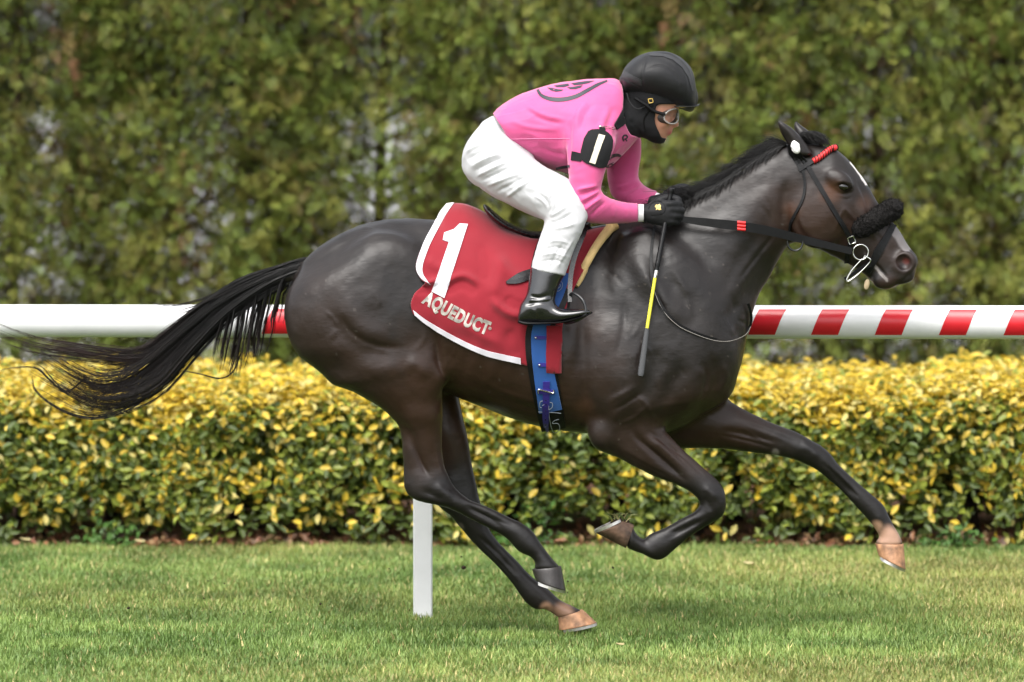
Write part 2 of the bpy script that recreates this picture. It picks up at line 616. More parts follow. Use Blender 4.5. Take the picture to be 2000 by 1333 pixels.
def shrub_mesh(seed, wx, dy, h, zlow, n):
    g = np.random.default_rng(seed)
    # points in sprays: twig ends near the clipped surface, each with a whorl of leaves
    k = n // 9
    px = g.uniform(-wx / 2, wx / 2, k); py = g.uniform(-dy / 2, dy / 2, k); pz = zlow + (h - zlow) * g.uniform(0, 1, k) ** .8
    q = g.uniform(0, 1, k)
    front = q < .58; topm = (q >= .58) & (q < .9)
    py[front] = -dy / 2 + np.abs(g.normal(0, .09, front.sum())); pz[topm] = h - np.abs(g.normal(0, .05, topm.sum()))
    # soften the clipped edge and let the bottom be ragged
    rag = .09 + .19 * np.sin(px * 9 + seed) + .09 * np.sin(px * 23 + seed * 2)
    kill = (pz < zlow + .10 + rag) & (g.uniform(0, 1, k) < .8)
    edge = (py < -dy / 2 + .09) & (pz > h - .07)
    pz[edge] -= .03; py[edge] += .03
    # gaps
    gp = np.stack([px, py, pz], 1)
    hole = vnoise(gp + seed * 3.1, 6.0, seed) > .29
    ok = ~kill & ~(hole & (g.uniform(0, 1, k) < .85) & (pz < h - .12))
    gp = gp[ok]; k = len(gp)
    gp += (vnoise(gp + seed, 7, seed + 1) * .075)[:, None] * np.array((0, 1, .6))
    rep = np.repeat(np.arange(k), 9)
    P_ = gp[rep] + g.normal(0, .030, (len(rep), 3))
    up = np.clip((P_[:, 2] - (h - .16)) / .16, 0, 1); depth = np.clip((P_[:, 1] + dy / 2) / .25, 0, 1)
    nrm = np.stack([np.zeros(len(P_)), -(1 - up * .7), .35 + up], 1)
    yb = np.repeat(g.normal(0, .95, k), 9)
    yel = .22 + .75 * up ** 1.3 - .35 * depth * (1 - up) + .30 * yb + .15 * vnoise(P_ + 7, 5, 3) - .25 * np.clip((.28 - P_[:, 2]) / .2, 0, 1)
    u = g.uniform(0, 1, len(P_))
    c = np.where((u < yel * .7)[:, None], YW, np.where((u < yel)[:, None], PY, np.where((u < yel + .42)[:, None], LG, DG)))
    c = c * g.uniform(.7, 1.2, len(P_))[:, None]
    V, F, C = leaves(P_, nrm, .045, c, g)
    return V, F, C


def litter():
    g = np.random.default_rng(17)
    n = 5200
    p = np.stack([g.uniform(-4.2, 4.2, n), HEDGE_Y + np.abs(g.normal(.10, .28, n)) - .04, np.abs(g.normal(.012, .016, n)) + .008], 1)
    m = vnoise(p * (1, 1, 0), 3.0, 77) + g.normal(0, .25, n)
    p = p[m > -.15]; n = len(p)
    pal = np.array([(.22, .085, .040), (.30, .15, .075), (.13, .060, .032), (.34, .22, .11)])
    V, F, C = leaves(p, np.tile(np.array((0, -.5, 1.0)), (n, 1)), .045, pal[g.integers(0, 4, n)] * g.uniform(.6, 1.2, (n, 1)), g)
    tag(mesh_obj('leaf_litter', V, F, M_leaf, None, True, C), 'rusty brown dead leaves lying under the yellow hedge', 'leaf litter', kind='stuff')


litter()


def stem_mesh(seed, h, r, nb=7, spread=.22, dy=.3):
    g = np.random.default_rng(seed)
    parts_ = [tube([np.array((0, 0, -.03)), np.array((g.normal(0, .01), g.normal(0, .01), h * .25)), np.array((g.normal(0, .03), g.normal(0, .03), h * .5)), np.array((g.normal(0, .05), g.normal(0, .05), h * .85))], [r * 1.25, r, r * .7, r * .3], 8)]
    for i in range(nb):
        z = h * g.uniform(.18, .5); a = g.uniform(0, 6.28)
        e = np.array((math.cos(a) * spread, math.sin(a) * dy, z + h * g.uniform(.2, .45)))
        m_ = np.array((e[0] * .45, e[1] * .45, z + (e[2] - z) * .35))
        parts_.append(tube(cr([np.array((0, 0, z)), m_, e], 3), np.linspace(r * .5, r * .15, 7), 6))
    return joinvf(parts_)


def plant(name, proto, loc, label, cat, group, sx=1.0, rz=0.0, sz=1.0):
    root = empty(name, label, cat, loc, group)
    for pname, me in proto:
        o = bpy.data.objects.new(pname, me); COL.objects.link(o); o.parent = root
        if pname == 'foliage':
            o['kind'] = 'stuff'
        o.scale = (sx, 1, sz); o.rotation_euler = (0, 0, rz)
    return root


protos = []
for i in range(3):
    V, F, C = shrub_mesh(40 + i, .56, 1.05, .675, .06, 7600)
    fo = mesh_obj('foliage', V, F, M_leaf, None, True, C)
    v, f = stem_mesh(60 + i, .66, .030 if i % 2 else .034)
    st = mesh_obj('stem', v, f, M_bark)
    protos.append([('foliage', fo.data), ('stem', st.data)])
    bpy.data.objects.remove(fo); bpy.data.objects.remove(st)
ORD = ['first', 'second', 'third', 'fourth', 'fifth', 'sixth', 'seventh', 'eighth', 'ninth', 'tenth', 'eleventh', 'twelfth', 'thirteenth']
x280 = P(280, 1040, HEDGE_Y + .5)[0]
g_ = np.random.default_rng(3)
xl, xr_ = P(-40, 1000, 4.2)[0], P(2040, 1000, 4.2)[0]
vis = 0
for i in range(-9, 19):
    x = x280 + i * .42 + (0 if i in (0, 1) else g_.normal(0, .03))
    inside = xl < x < xr_
    lab = 'clipped yellow and green hedge shrub, %s from the left in the front row' % ORD[vis] if inside and vis < 13 else 'clipped yellow and green hedge shrub continuing the front row past the picture edge'
    vis += inside
    plant('hedge_shrub', protos[int(g_.integers(0, 3))], (x, HEDGE_Y + .52 + g_.normal(0, .025), 0), lab, 'shrub', 'clipped hedge shrubs in the front row', (1 if g_.uniform() < .5 else -1) * g_.uniform(.95, 1.1), 0, g_.uniform(.95, 1.05))
for i in range(-9, 19):
    x = x280 + .2 + i * .42
    plant('hedge_shrub', protos[int(g_.integers(0, 3))], (x, HEDGE_Y + 1.55 + g_.normal(0, .03), 0), 'clipped yellow-topped hedge shrub in the row behind the front shrubs', 'shrub', 'clipped hedge shrubs in the back row', (1 if g_.uniform() < .5 else -1) * g_.uniform(.95, 1.1), 0, g_.uniform(.97, 1.04))

# ------------------------------------------------------------------ tall evergreen screen
FG = np.array([(.090, .130, .020), (.130, .168, .028), (.20, .215, .042), (.062, .085, .017), (.135, .120, .030)]) * np.array((1.33, 1.27, 1.3))
RU = np.array((.22, .11, .055)); BRN_ = np.array((.085, .052, .032))


def frond_mesh(seed, w_, d, h, n):
    g = np.random.default_rng(seed)
    # sprays gather in clumps hung on branches, denser towards the outer face
    k = n // 14
    a = g.uniform(0, 2 * math.pi, k); rr = np.sqrt(g.uniform(.25, 1, k))
    c = np.stack([np.cos(a) * rr * w_ / 2, np.sin(a) * rr * d / 2, g.uniform(.25, h, k)], 1)
    hole = vnoise(c * (1, .6, 1) + seed * 1.7, 8.0, seed) > .37
    c = c[~(hole & (g.uniform(0, 1, k) < .9))]; k = len(c)
    rep = np.repeat(np.arange(k), 14)
    p = c[rep] + g.normal(0, 1, (len(rep), 3)) * np.array((.06, .05, .075))
    n = len(p)
    out = np.stack([p[:, 0] / (w_ / 2), p[:, 1] / (d / 2) * 1.3, np.zeros(n)], 1)
    out /= np.linalg.norm(out, axis=1, keepdims=True) + 1e-6
    ax = out * .7 + np.array((0, 0, 1.0)) * g.uniform(-1.2, .35, n)[:, None] + g.normal(0, .35, (n, 3)); ax /= np.linalg.norm(ax, axis=1, keepdims=True)
    sd = np.cross(ax, g.normal(0, 1, (n, 3))); sd /= np.linalg.norm(sd, axis=1, keepdims=True)
    up = np.cross(ax, sd)
    L = g.uniform(.05, .105, n)[:, None]
    ci = g.integers(0, 5, k); base = FG[ci][rep] * g.uniform(.75, 1.25, n)[:, None]
    rus = (g.uniform(0, 1, k) < .035)[rep]; base[rus] = RU * g.uniform(.7, 1.2, (rus.sum(), 1))
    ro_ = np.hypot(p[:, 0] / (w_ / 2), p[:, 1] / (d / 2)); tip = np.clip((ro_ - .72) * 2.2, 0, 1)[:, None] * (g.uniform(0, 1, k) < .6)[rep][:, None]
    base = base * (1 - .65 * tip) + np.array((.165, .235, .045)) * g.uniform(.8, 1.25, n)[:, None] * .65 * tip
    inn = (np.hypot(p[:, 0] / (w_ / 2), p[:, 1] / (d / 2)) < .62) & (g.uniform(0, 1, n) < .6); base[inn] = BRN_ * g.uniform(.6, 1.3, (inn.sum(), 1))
    Vs, Fs, Cs = [], [], []
    o = 0
    nl = 7
    for j in range(nl):
        t = .1 + .85 * j / (nl - 1); s = 1 if j % 2 else -1
        if j == nl - 1:
            s = 0
        b0 = p + ax * L * t * .85 - up * L * (.25 * t * t)
        ln = L * (.55 - .28 * t) if s else L * .3
        dr = (ax * .75 + sd * s * .85); dr /= np.linalg.norm(dr, axis=1, keepdims=True)
        wv = np.cross(dr, up) * L * .055
        e = b0 + dr * ln - up * ln * .25
        m_ = b0 + dr * ln * .5
        Vs.append(np.stack([b0, m_ + wv, e, m_ - wv], 1).reshape(-1, 3))
        i = np.arange(n) * 4 + o
        Fs.append(np.stack([i, i + 1, i + 2, i + 3], 1)); o += n * 4
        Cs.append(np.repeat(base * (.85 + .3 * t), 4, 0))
    return np.concatenate(Vs), np.concatenate(Fs), np.concatenate(Cs)


tp = []
for i in range(2):
    V, F, C = frond_mesh(90 + i, 1.35, 1.5, 4.4, 25000)
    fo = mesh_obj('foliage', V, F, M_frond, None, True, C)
    v, f = joinvf([tube([np.array((0, 0, -.05)), np.array((.02, 0, 1.2)), np.array((-.02, .02, 2.6)), np.array((.01, 0, 4.5))], [.035, .03, .02, .008], 10)])
    st = mesh_obj('trunk', v, f, M_trunk)
    g2 = np.random.default_rng(120 + i)
    br = []
    for k in range(60):
        z = g2.uniform(.3, 4.2); a = g2.uniform(0, 6.28)
        br.append(tube([np.array((0, 0, z)), np.array((math.cos(a) * .25, math.sin(a) * .25, z + .08)), np.array((math.cos(a) * .5, math.sin(a) * .55, z + .28))], [.014, .010, .004], 5))
    bo_ = mesh_obj('branches', *joinvf(br), M_trunk)
    tp.append([('foliage', fo.data), ('trunk', st.data), ('branches', bo_.data)])
    for o in (fo, st, bo_):
        bpy.data.objects.remove(o)
xl, xr_ = P(-60, 300, TALL_Y - .5)[0], P(2060, 300, TALL_Y - .5)[0]
vis = 0
for i in range(-11, 13):
    x = i * .66 + g_.normal(0, .05)
    inside = xl < x < xr_
    lab = 'tall feathery evergreen tree, %s from the left in the screen behind the hedge' % ORD[vis] if inside and vis < 13 else 'tall feathery evergreen tree continuing the screen past the picture edge'
    vis += inside
    plant('evergreen_tree', tp[int(g_.integers(0, 2))], (x, TALL_Y + g_.normal(0, .12), 0), lab, 'tree', 'tall evergreen trees in the screen', (1 if g_.uniform() < .5 else -1) * g_.uniform(.95, 1.1), (0 if g_.uniform() < .5 else math.pi) + g_.normal(0, .25), g_.uniform(.95, 1.08))
# ------------------------------------------------------------------ the horse
M_coat = mat('horse_coat', (0.02, 0.015, 0.012), rough=0.40, spec=0.34, noise=0.18, nscale=9, attr=True, bump=0.16, bscale=110, bstretch=(0.4, 1.0, 1.0), rvar=0.08)
M_hair = mat('horse_hair', (0.009, 0.0075, 0.007), rough=0.40, spec=0.32, noise=0.3, nscale=30, attr=True)

NY, FY = -0.13, 0.13        # depths of the near and the far legs


def build_horse_field():
    f = Field(0.0054, 13)
    L = lambda st, k=0.02, **kw: f.add(*loft(st, **kw), k=k)
    # trunk
    L([((590, 514), (588, 640), .05, 0), ((614, 495), (612, 690), .12, 0), ((650, 468), (655, 720), .18, 0, .15), ((700, 442), (720, 740), .215, 0, .2), ((760, 428), (785, 750), .235, 0, .2),
       ((820, 428), (845, 758), .25, 0, .15), ((880, 433), (905, 781), .262, 0, .1), ((950, 445), (975, 809), .272, 0, .1), ((1020, 452), (1045, 831), .268, 0, .15), ((1090, 450), (1110, 843), .25, 0, .25),
       ((1150, 444), (1175, 849), .22, 0, .4), ((1205, 437), (1243, 850), .20, 0, .5), ((1260, 424), (1312, 842), .19, 0, .5), ((1320, 404), (1368, 815), .175, 0, .4), ((1370, 382), (1422, 776), .155, 0, .3),
       ((1410, 360), (1446, 715), .128, 0, .2), ((1445, 338), (1461, 645), .105, 0, .1), ((1478, 315), (1480, 583), .09, 0, .05), ((1510, 297), (1508, 532), .078, 0, 0), ((1540, 287), (1532, 488), .07, 0, 0), ((1562, 285), (1552, 470), .065, 0, 0)], per=6, n=72)
    # dock of the tail
    L([((612, 503), (612, 530), .035, 0), ((575, 522), (580, 548), .03, 0), ((535, 540), (542, 560), .022, 0), ((492, 562), (498, 576), .013, 0)], n=20)
    # head
    L([((1532, 290), (1532, 440), .055, 0), ((1562, 283), (1545, 464), .072, 0), ((1600, 283), (1571, 478), .082, 0, -.1), ((1633, 292), (1598, 487), .088, 0, -.15), ((1664, 320), (1622, 498), .086, 0, -.1),
       ((1690, 354), (1642, 509), .073, 0), ((1714, 396), (1664, 520), .06, 0, .1), ((1736, 424), (1682, 532), .053, 0, .1), ((1756, 451), (1699, 546), .052, 0, 0), ((1774, 480), (1712, 560), .054, 0, 0),
       ((1789, 498), (1730, 565), .052, 0, -.05), ((1793, 512), (1752, 559), .044, 0), ((1788, 527), (1774, 545), .026, 0)], k=0.03, per=6, n=36, cap=.2)
    # quarters: near and far
    for s in (-1, 1):
        q = lambda w_, y: (w_, s * y)
        L([((590, 525), (720, 455), *q(.05, .085)), ((561, 575), (780, 480), *q(.115, .12)), ((556, 625), (830, 545), *q(.138, .135)), ((576, 685), (846, 640), *q(.137, .14)), ((630, 732), (848, 700), *q(.12, .142))], k=0.06, n=64)
        # shoulder and upper arm
        L([((1215, 470), (1275, 455), *q(.03, .09)), ((1185, 560), (1345, 500), *q(.07, .125)), ((1172, 640), (1400, 590), *q(.09, .13)), ((1165, 720), (1422, 680), *q(.098, .132)), ((1160, 790), (1400, 760), *q(.085, .128))], k=0.065, n=64)
    # near hind leg
    y = -.135
    L([((650, 650), (800, 600), .05, -.14), ((640, 735), (849, 672), .122, -.145), ((690, 765), (857, 718), .11, -.15), ((742, 796), (862, 756), .09, -.15), ((772, 824), (864, 800), .074, -.148), ((783, 850), (864, 842), .06, y),
       ((786, 884), (864, 878), .047, y), ((788, 912), (867, 905), .04, y), ((788, 934), (874, 926), .04, y), ((790, 953), (883, 944), .043, y), ((800, 969), (894, 958), .045, y), ((826, 981), (906, 968), .043, y),
       ((862, 990), (920, 977), .037, y), ((892, 1001), (938, 985), .031, y), ((930, 1020), (966, 998), .028, y), ((970, 1039), (1000, 1013), .028, y), ((993, 1055), (1022, 1024), .032, y), ((1006, 1071), (1041, 1039), .035, y), ((1019, 1081), (1053, 1057), .034, y),
       ((1035, 1088), (1064, 1073), .031, y), ((1044, 1099), (1079, 1092), .034, y), ((1042, 1110), (1093, 1107), .038, y)], k=0.03, cap=.15)
    # far hind leg
    y = .13
    L([((640, 700), (880, 660), .12, .14), ((700, 770), (890, 740), .105, .145), ((775, 800), (899, 790), .08, .145), ((810, 845), (911, 842), .06, y), ((826, 890), (920, 893), .047, y), ((834, 925), (926, 928), .042, y), ((836, 948), (931, 950), .043, y), ((842, 970), (937, 975), .043, y),
       ((858, 991), (944, 1000), .04, y), ((879, 1008), (952, 1026), .036, y), ((899, 1031), (964, 1047), .032, y), ((930, 1066), (985, 1072), .028, y), ((966, 1101), (1010, 1097), .028, y), ((1001, 1141), (1039, 1128), .031, y), ((1024, 1173), (1066, 1147), .035, y), ((1045, 1190), (1088, 1168), .035, y),
       ((1062, 1190), (1103, 1178), .031, y), ((1078, 1197), (1117, 1184), .033, y), ((1089, 1206), (1136, 1193), .038, y)], k=0.03, cap=.15)
    # near fore leg
    y = -.125
    L([((1200, 640), (1360, 630), .04, -.13), ((1150, 740), (1385, 720), .088, -.13), ((1146, 795), (1365, 770), .088, y), ((1150, 850), (1310, 790), .08, y), ((1168, 878), (1296, 832), .07, y), ((1210, 896), (1316, 859), .061, y), ((1246, 915), (1345, 889), .05, y), ((1282, 933), (1374, 913), .043, y), ((1318, 946), (1395, 932), .04, y),
       ((1346, 959), (1409, 949), .041, y), ((1362, 974), (1416, 966), .043, y), ((1366, 987), (1418, 990), .041, y), ((1356, 1000), (1410, 1009), .036, y), ((1330, 1014), (1388, 1023), .031, y), ((1296, 1032), (1359, 1041), .028, y), ((1276, 1040), (1330, 1062), .028, y), ((1264, 1047), (1302, 1087), .032, y),
       ((1258, 1054), (1281, 1094), .033, y), ((1250, 1050), (1256, 1083), .031, y), ((1241, 1040), (1240, 1077), .033, y), ((1236, 1026), (1226, 1071), .037, y)], k=0.03, cap=.15)
    # far fore leg
    y = .125
    L([((1330, 740), (1240, 860), .09, y), ((1400, 765), (1300, 875), .083, y), ((1436, 790), (1370, 876), .07, y), ((1478, 812), (1430, 879), .058, y), ((1516, 829), (1480, 886), .049, y), ((1551, 842), (1522, 890), .043, y), ((1578, 856), (1545, 896), .042, y), ((1604, 871), (1570, 905), .042, y),
       ((1622, 887), (1592, 917), .039, y), ((1640, 910), (1611, 932), .033, y), ((1658, 927), (1634, 950), .029, y), ((1677, 944), (1650, 966), .028, y), ((1704, 967), (1671, 988), .031, y), ((1725, 986), (1684, 1003), .034, y), ((1735, 1006), (1697, 1018), .033, y), ((1745, 1027), (1710, 1035), .030, y), ((1754, 1042), (1717, 1049), .032, y), ((1764, 1062), (1709, 1061), .038, y)], k=0.03, cap=.15)
    for s in (-1, 1):
        B = lambda px, py, y, r, k=0.025, op='u', rot=0.0: f.ball(P(px, py, s * y), r, k, op, rot)
        # cheek, brow, cheekbone
        B(1597, 425, .066, (.098, .036, .115), .025)
        B(1640, 352, .082, (.052, .022, .030), .02, rot=-.5)
        B(1685, 425, .052, (.075, .014, .014), .02, rot=-.95)
        # hollow above the eye
        B(1626, 336, .121, (.028, .020, .015), .02, 's', rot=-.4)
        # eye opening
        B(1647, 365, .103, (.021, .014, .0135), .006, 's', rot=-.25)
        # nostril: a flared rim with an opening
        B(1767, 513, .046, (.046, .026, .044), .014)
        B(1766, 514, .071, (.028, .030, .031), .008, 's', rot=.35)
        # lips
        B(1728, 548, .03, (.045, .026, .032), .015)
        B(1762, 540, .03, (.045, .024, .028), .015)
        # tuber coxae, stifle, point of shoulder, elbow, pectoral
        B(752, 515, .165, (.12, .045, .10), .065)
        B(832, 722, .20, (.07, .042, .085), .06)
        B(1395, 700, .09, (.075, .07, .10), .05)
        B(1385, 745, .07, (.085, .07, .09), .04)
        B(1205, 720, .17, (.13, .065, .17), .06)
        B(1180, 845, .16, (.055, .045, .06), .03)
    # ears, laid back
    for yc, pts in ((-.05, [((1544, 302), (1588, 302), .036, -.052), ((1537, 281), (1573, 279), .034, -.056), ((1527, 262), (1559, 262), .028, -.062), ((1521, 248), (1545, 250), .019, -.068), ((1519, 238), (1531, 241), .011, -.072), ((1519, 234), (1523, 236), .005, -.074)]),
                    (.05, [((1563, 300), (1606, 290), .034, .05), ((1556, 275), (1592, 268), .032, .055), ((1551, 252), (1577, 254), .022, .06), ((1551, 241), (1562, 244), .012, .064), ((1553, 236), (1557, 237), .005, .066)])):
        f.add(*loft(pts, n=16, cap=.1), k=0.012)
    f.ball(P(1538, 270, -.104), (.012, .024, .045), .012, 's', rot=.42)
    return f.solve(1)


HF = build_horse_field()
hp, hq = HF.mesh()
hp = relax(hp, hq, 2)
hn = vnormals(hp, hq)
uv = pix(hp)
near_leg = hp[:, 1] < 0


def stroke(line, r, d, side=0):
    """A ridge (d > 0) or a groove (d < 0) in metres along a line; side -1 near, 1 far, 0 both."""
    global disp
    m = (uv[:, 0] > min(a[0] for a in line) - 3 * r) & (uv[:, 0] < max(a[0] for a in line) + 3 * r) & (uv[:, 1] > min(a[1] for a in line) - 3 * r) & (uv[:, 1] < max(a[1] for a in line) + 3 * r)
    if side:
        m &= (hp[:, 1] * side > 0)
    ix = np.nonzero(m)[0]
    dist, t = seg_dist(uv[ix], line)
    fade = sm(t, 0, .35) * sm(1 - t, 0, .35)
    disp[ix] += .78 * d * np.exp(-(dist / r) ** 2) * fade * sm(np.abs(hn[ix, 1]), .05, .55)


disp = np.zeros(len(hp))
S = stroke
# quarters
S([(640, 560), (655, 620), (690, 665), (745, 688), (812, 690)], 22, -.012)
S([(665, 560), (685, 620), (725, 655), (790, 660)], 24, .010)
S([(690, 560), (720, 500), (790, 505), (826, 560)], 30, .009)
S([(845, 600), (848, 650), (856, 700), (868, 745)], 12, -.016, -1)
S([(600, 690), (680, 730), (760, 760)], 22, -.008)
S([(790, 705), (815, 715), (838, 745)], 14, .010)
S([(770, 730), (800, 760), (812, 820)], 20, -.006)
S([(760, 800), (800, 850), (822, 905), (838, 940)], 11, -.014, -1)
S([(840, 780), (846, 840), (850, 900)], 14, .006, -1)
S([(860, 800), (880, 870), (892, 930)], 14, .005, 1)
S([(640, 480), (700, 470), (780, 480)], 26, -.005)
# flank and ribs
S([(872, 720), (885, 680), (878, 620)], 22, -.012)
for x in range(905, 1140, 36):
    S([(x + 24, 600), (x + 10, 690), (x - 12, 770)], 11, -.0042)
S([(900, 760), (1000, 790), (1100, 815)], 20, -.005)
# shoulder
S([(1228, 470), (1262, 540), (1310, 600), (1350, 640)], 16, .010)
S([(1262, 470), (1300, 540), (1345, 590)], 18, -.010)
S([(1212, 500), (1240, 570), (1290, 640)], 18, -.008)
S([(1142, 560), (1138, 660), (1142, 760), (1150, 830)], 13, -.016)
S([(1330, 560), (1352, 600), (1362, 660)], 20, -.010)
S([(1240, 650), (1235, 720), (1200, 780)], 22, .008)
S([(1285, 660), (1270, 740), (1235, 800)], 18, -.010)
S([(1345, 700), (1310, 760), (1290, 810)], 16, -.012)
S([(1365, 690), (1355, 760), (1330, 820)], 18, .009)
S([(1390, 690), (1402, 740), (1380, 800)], 14, -.010)
S([(1235, 760), (1210, 800), (1185, 850)], 16, .010, -1)
# neck
S([(1530, 470), (1490, 530), (1440, 600), (1400, 660)], 16, -.011)
S([(1560, 320), (1480, 360), (1400, 410), (1320, 460)], 16, -.006)
S([(1540, 360), (1460, 430), (1390, 520)], 28, .008)
S([(1500, 440), (1440, 520), (1390, 600)], 16, -.006)
S([(1538, 345), (1530, 400), (1535, 450)], 10, -.010)
# head
S([(1560, 400), (1558, 440), (1580, 472), (1610, 483)], 7, -.006)
S([(1628, 372), (1650, 378), (1668, 372)], 4, -.004)
S([(1630, 359), (1647, 355), (1663, 362)], 3.5, .0045)
S([(1634, 370), (1648, 374), (1661, 370)], 3, .003)
S([(1636, 384), (1652, 390), (1668, 384)], 3.5, -.0025)
S([(1672, 350), (1690, 385), (1702, 420)], 6, -.006)
S([(1665, 348), (1682, 385), (1692, 418)], 5, .004)
S([(1655, 415), (1672, 440), (1690, 462)], 9, -.006)
S([(1610, 400), (1640, 440), (1662, 470)], 6, .003)
S([(1706, 512), (1722, 530), (1738, 552)], 3.2, -.008)
S([(1740, 470), (1750, 500), (1744, 530)], 9, -.005)
S([(1780, 530), (1765, 548), (1742, 556)], 3, -.004)
# legs: tendon grooves and knees
S([(905, 985), (950, 1010), (990, 1036)], 6, -.011, -1)
S([(896, 972), (945, 994), (1000, 1020)], 7, .004, -1)
S([(850, 940), (866, 960), (890, 972)], 8, .008, -1)
S([(815, 955), (845, 968), (870, 984)], 8, -.008, -1)
S([(920, 1035), (975, 1085), (1020, 1135)], 6, -.010, 1)
S([(900, 975), (930, 1010), (960, 1045)], 8, .005, 1)
S([(1225, 830), (1260, 870), (1310, 915), (1352, 950)], 7, -.012, -1)
S([(1262, 850), (1300, 880), (1350, 925)], 9, .008, -1)
S([(1205, 868), (1250, 900), (1310, 932)], 9, .007, -1)
S([(1280, 845), (1310, 872), (1340, 900)], 5, -.007, -1)
S([(1370, 950), (1388, 962), (1402, 980)], 7, .007, -1)
S([(1372, 968), (1384, 985), (1390, 1003)], 6, -.006, -1)
S([(1300, 1046), (1335, 1033), (1375, 1012)], 6, -.011, -1)
S([(1400, 840), (1460, 850), (1530, 872)], 7, -.010, 1)
S([(1420, 815), (1490, 838), (1550, 862)], 9, .007, 1)
S([(1560, 868), (1585, 880), (1604, 900)], 8, .006, 1)
S([(1612, 915), (1645, 948), (1676, 976)], 6, -.010, 1)
# veins
for ln in ([(1200, 830), (1240, 815), (1275, 780)], [(1655, 400), (1640, 425), (1628, 460)], [(1440, 830), (1490, 862), (1525, 870)]):
    S(ln, 3.5, .0035)
# crisp edges along the main muscles
for ln, r, d, sd in (([(1140, 795), (1060, 790), (980, 765), (905, 725)], 7, .005, 0), ([(1150, 815), (1060, 806), (985, 783)], 5, -.004, 0), ([(848, 640), (858, 700), (872, 750)], 5, -.008, -1), ([(655, 600), (690, 652), (742, 676), (806, 680)], 6, -.006, 0),
                     ([(1236, 850), (1290, 893), (1345, 945)], 3.5, -.006, -1), ([(1262, 838), (1305, 875), (1360, 930)], 3.5, -.006, -1), ([(1300, 860), (1340, 898), (1385, 940)], 3, -.005, -1), ([(1215, 880), (1262, 908), (1320, 938)], 3, -.004, -1),
                     ([(1180, 790), (1215, 770), (1250, 752)], 7, .007, -1), ([(1190, 805), (1225, 786), (1262, 765)], 4.5, -.006, -1), ([(1275, 815), (1262, 790), (1240, 770)], 5, .005, -1),
                     ([(1395, 848), (1460, 862), (1520, 880)], 3.5, -.006, 1), ([(1440, 822), (1500, 842), (1560, 866)], 3.5, -.005, 1), ([(1370, 700), (1380, 740), (1368, 790)], 6, -.008, -1), ([(1408, 700), (1418, 735), (1404, 775)], 6, .006, 0),
                     ([(800, 855), (820, 900), (842, 938)], 4, -.009, -1), ([(850, 860), (856, 905), (868, 938)], 4, .004, -1), ([(870, 995), (925, 1022), (985, 1050)], 3, -.005, -1), ([(910, 992), (960, 1012), (1010, 1032)], 3, -.004, -1),
                     ([(925, 1050), (970, 1095), (1020, 1150)], 3, -.005, 1), ([(1600, 900), (1640, 935), (1690, 985)], 3, -.005, 1), ([(1290, 1058), (1340, 1036), (1390, 1004)], 3, -.005, -1),
                     ([(1262, 520), (1285, 575), (1300, 640)], 6, -.006, 0), ([(1220, 560), (1218, 640), (1200, 710)], 7, -.005, 0), ([(1310, 520), (1340, 570), (1352, 630)], 6, .005, 0), ([(1520, 450), (1480, 500), (1435, 560)], 5, -.006, 0),
                     ([(1568, 395), (1562, 430), (1580, 462)], 4, .003, 0), ([(1640, 395), (1662, 422), (1684, 440)], 4, .005, 0), ([(1690, 440), (1720, 465), (1735, 490)], 4, -.003, 0), ([(700, 470), (760, 462), (822, 470)], 8, -.004, 0)):
    S(ln, r, d, sd)
# fine folds of skin: girth, elbow, throat, flank, and small veins
for k_ in range(26):
    x0_, y0_ = ((1120, 640), (1290, 700), (1545, 430), (870, 660), (1420, 640), (700, 640), (1230, 560))[k_ % 7]
    x0_ += nr.uniform(-55, 55); y0_ += nr.uniform(-70, 70); a_ = nr.uniform(.6, 2.2)
    L_ = nr.uniform(25, 60)
    ln = [(x0_ + math.cos(a_ + .4 * t) * L_ * t, y0_ + math.sin(a_ + .4 * t) * L_ * t) for t in (-.5, 0, .5)]
    S(ln, nr.uniform(3, 6), nr.choice([-.0025, .0022]))
disp += vnoise(hp, 14, 3) * .0018 + vnoise(hp, 34, 4) * .0009 + vnoise(hp, 85, 5) * .0003
hp = hp + hn * disp[:, None]
hp = relax(hp, hq, 1, .4)


def blot(c, px, py, r, color, a=1.0, side=0, soft=.6):
    d = np.hypot(uv[:, 0] - px, uv[:, 1] - py) / r + vnoise(hp, 30, 8) * .12
    m = a * (1 - sm(d, 1 - soft, 1 + soft * .3))
    if side:
        m = m * (hp[:, 1] * side > 0)
    c += (np.array(color) - c) * m[:, None]


BLK, BRN, TAN = (.0090, .0076, .0072), (.034, .0165, .0100), (.09, .038, .019)
col = np.tile(np.array((.0135, .0108, .0098)), (len(hp), 1))
col *= (1 + .25 * vnoise(hp, 6, 21) + .12 * vnoise(hp, 22, 22))[:, None]
for px, py, r, a in ((880, 720, 130, .75), (960, 760, 150, .75), (1060, 790, 120, .55), (1145, 720, 110, .5), (820, 800, 120, .8), (640, 640, 120, .4), (720, 740, 110, .4), (1560, 430, 90, .6), (1610, 420, 90, .55), (1670, 450, 70, .4),
                     (1400, 840, 130, .75), (1250, 860, 110, .5), (1140, 620, 60, .5), (900, 840, 70, .9), (1730, 480, 50, .55), (840, 900, 60, .5), (1500, 380, 80, .2)):
    blot(col, px, py, r, BRN, a, soft=.9)
blot(col, 1622, 375, 26, TAN, .7, soft=.9)
blot(col, 1548, 410, 20, TAN, .35, soft=.9)
blot(col, 1140, 800, 28, TAN, .35, soft=.9)
blot(col, 902, 790, 22, TAN, .6, soft=.9)
blot(col, 1690, 395, 20, TAN, .35, soft=.9)
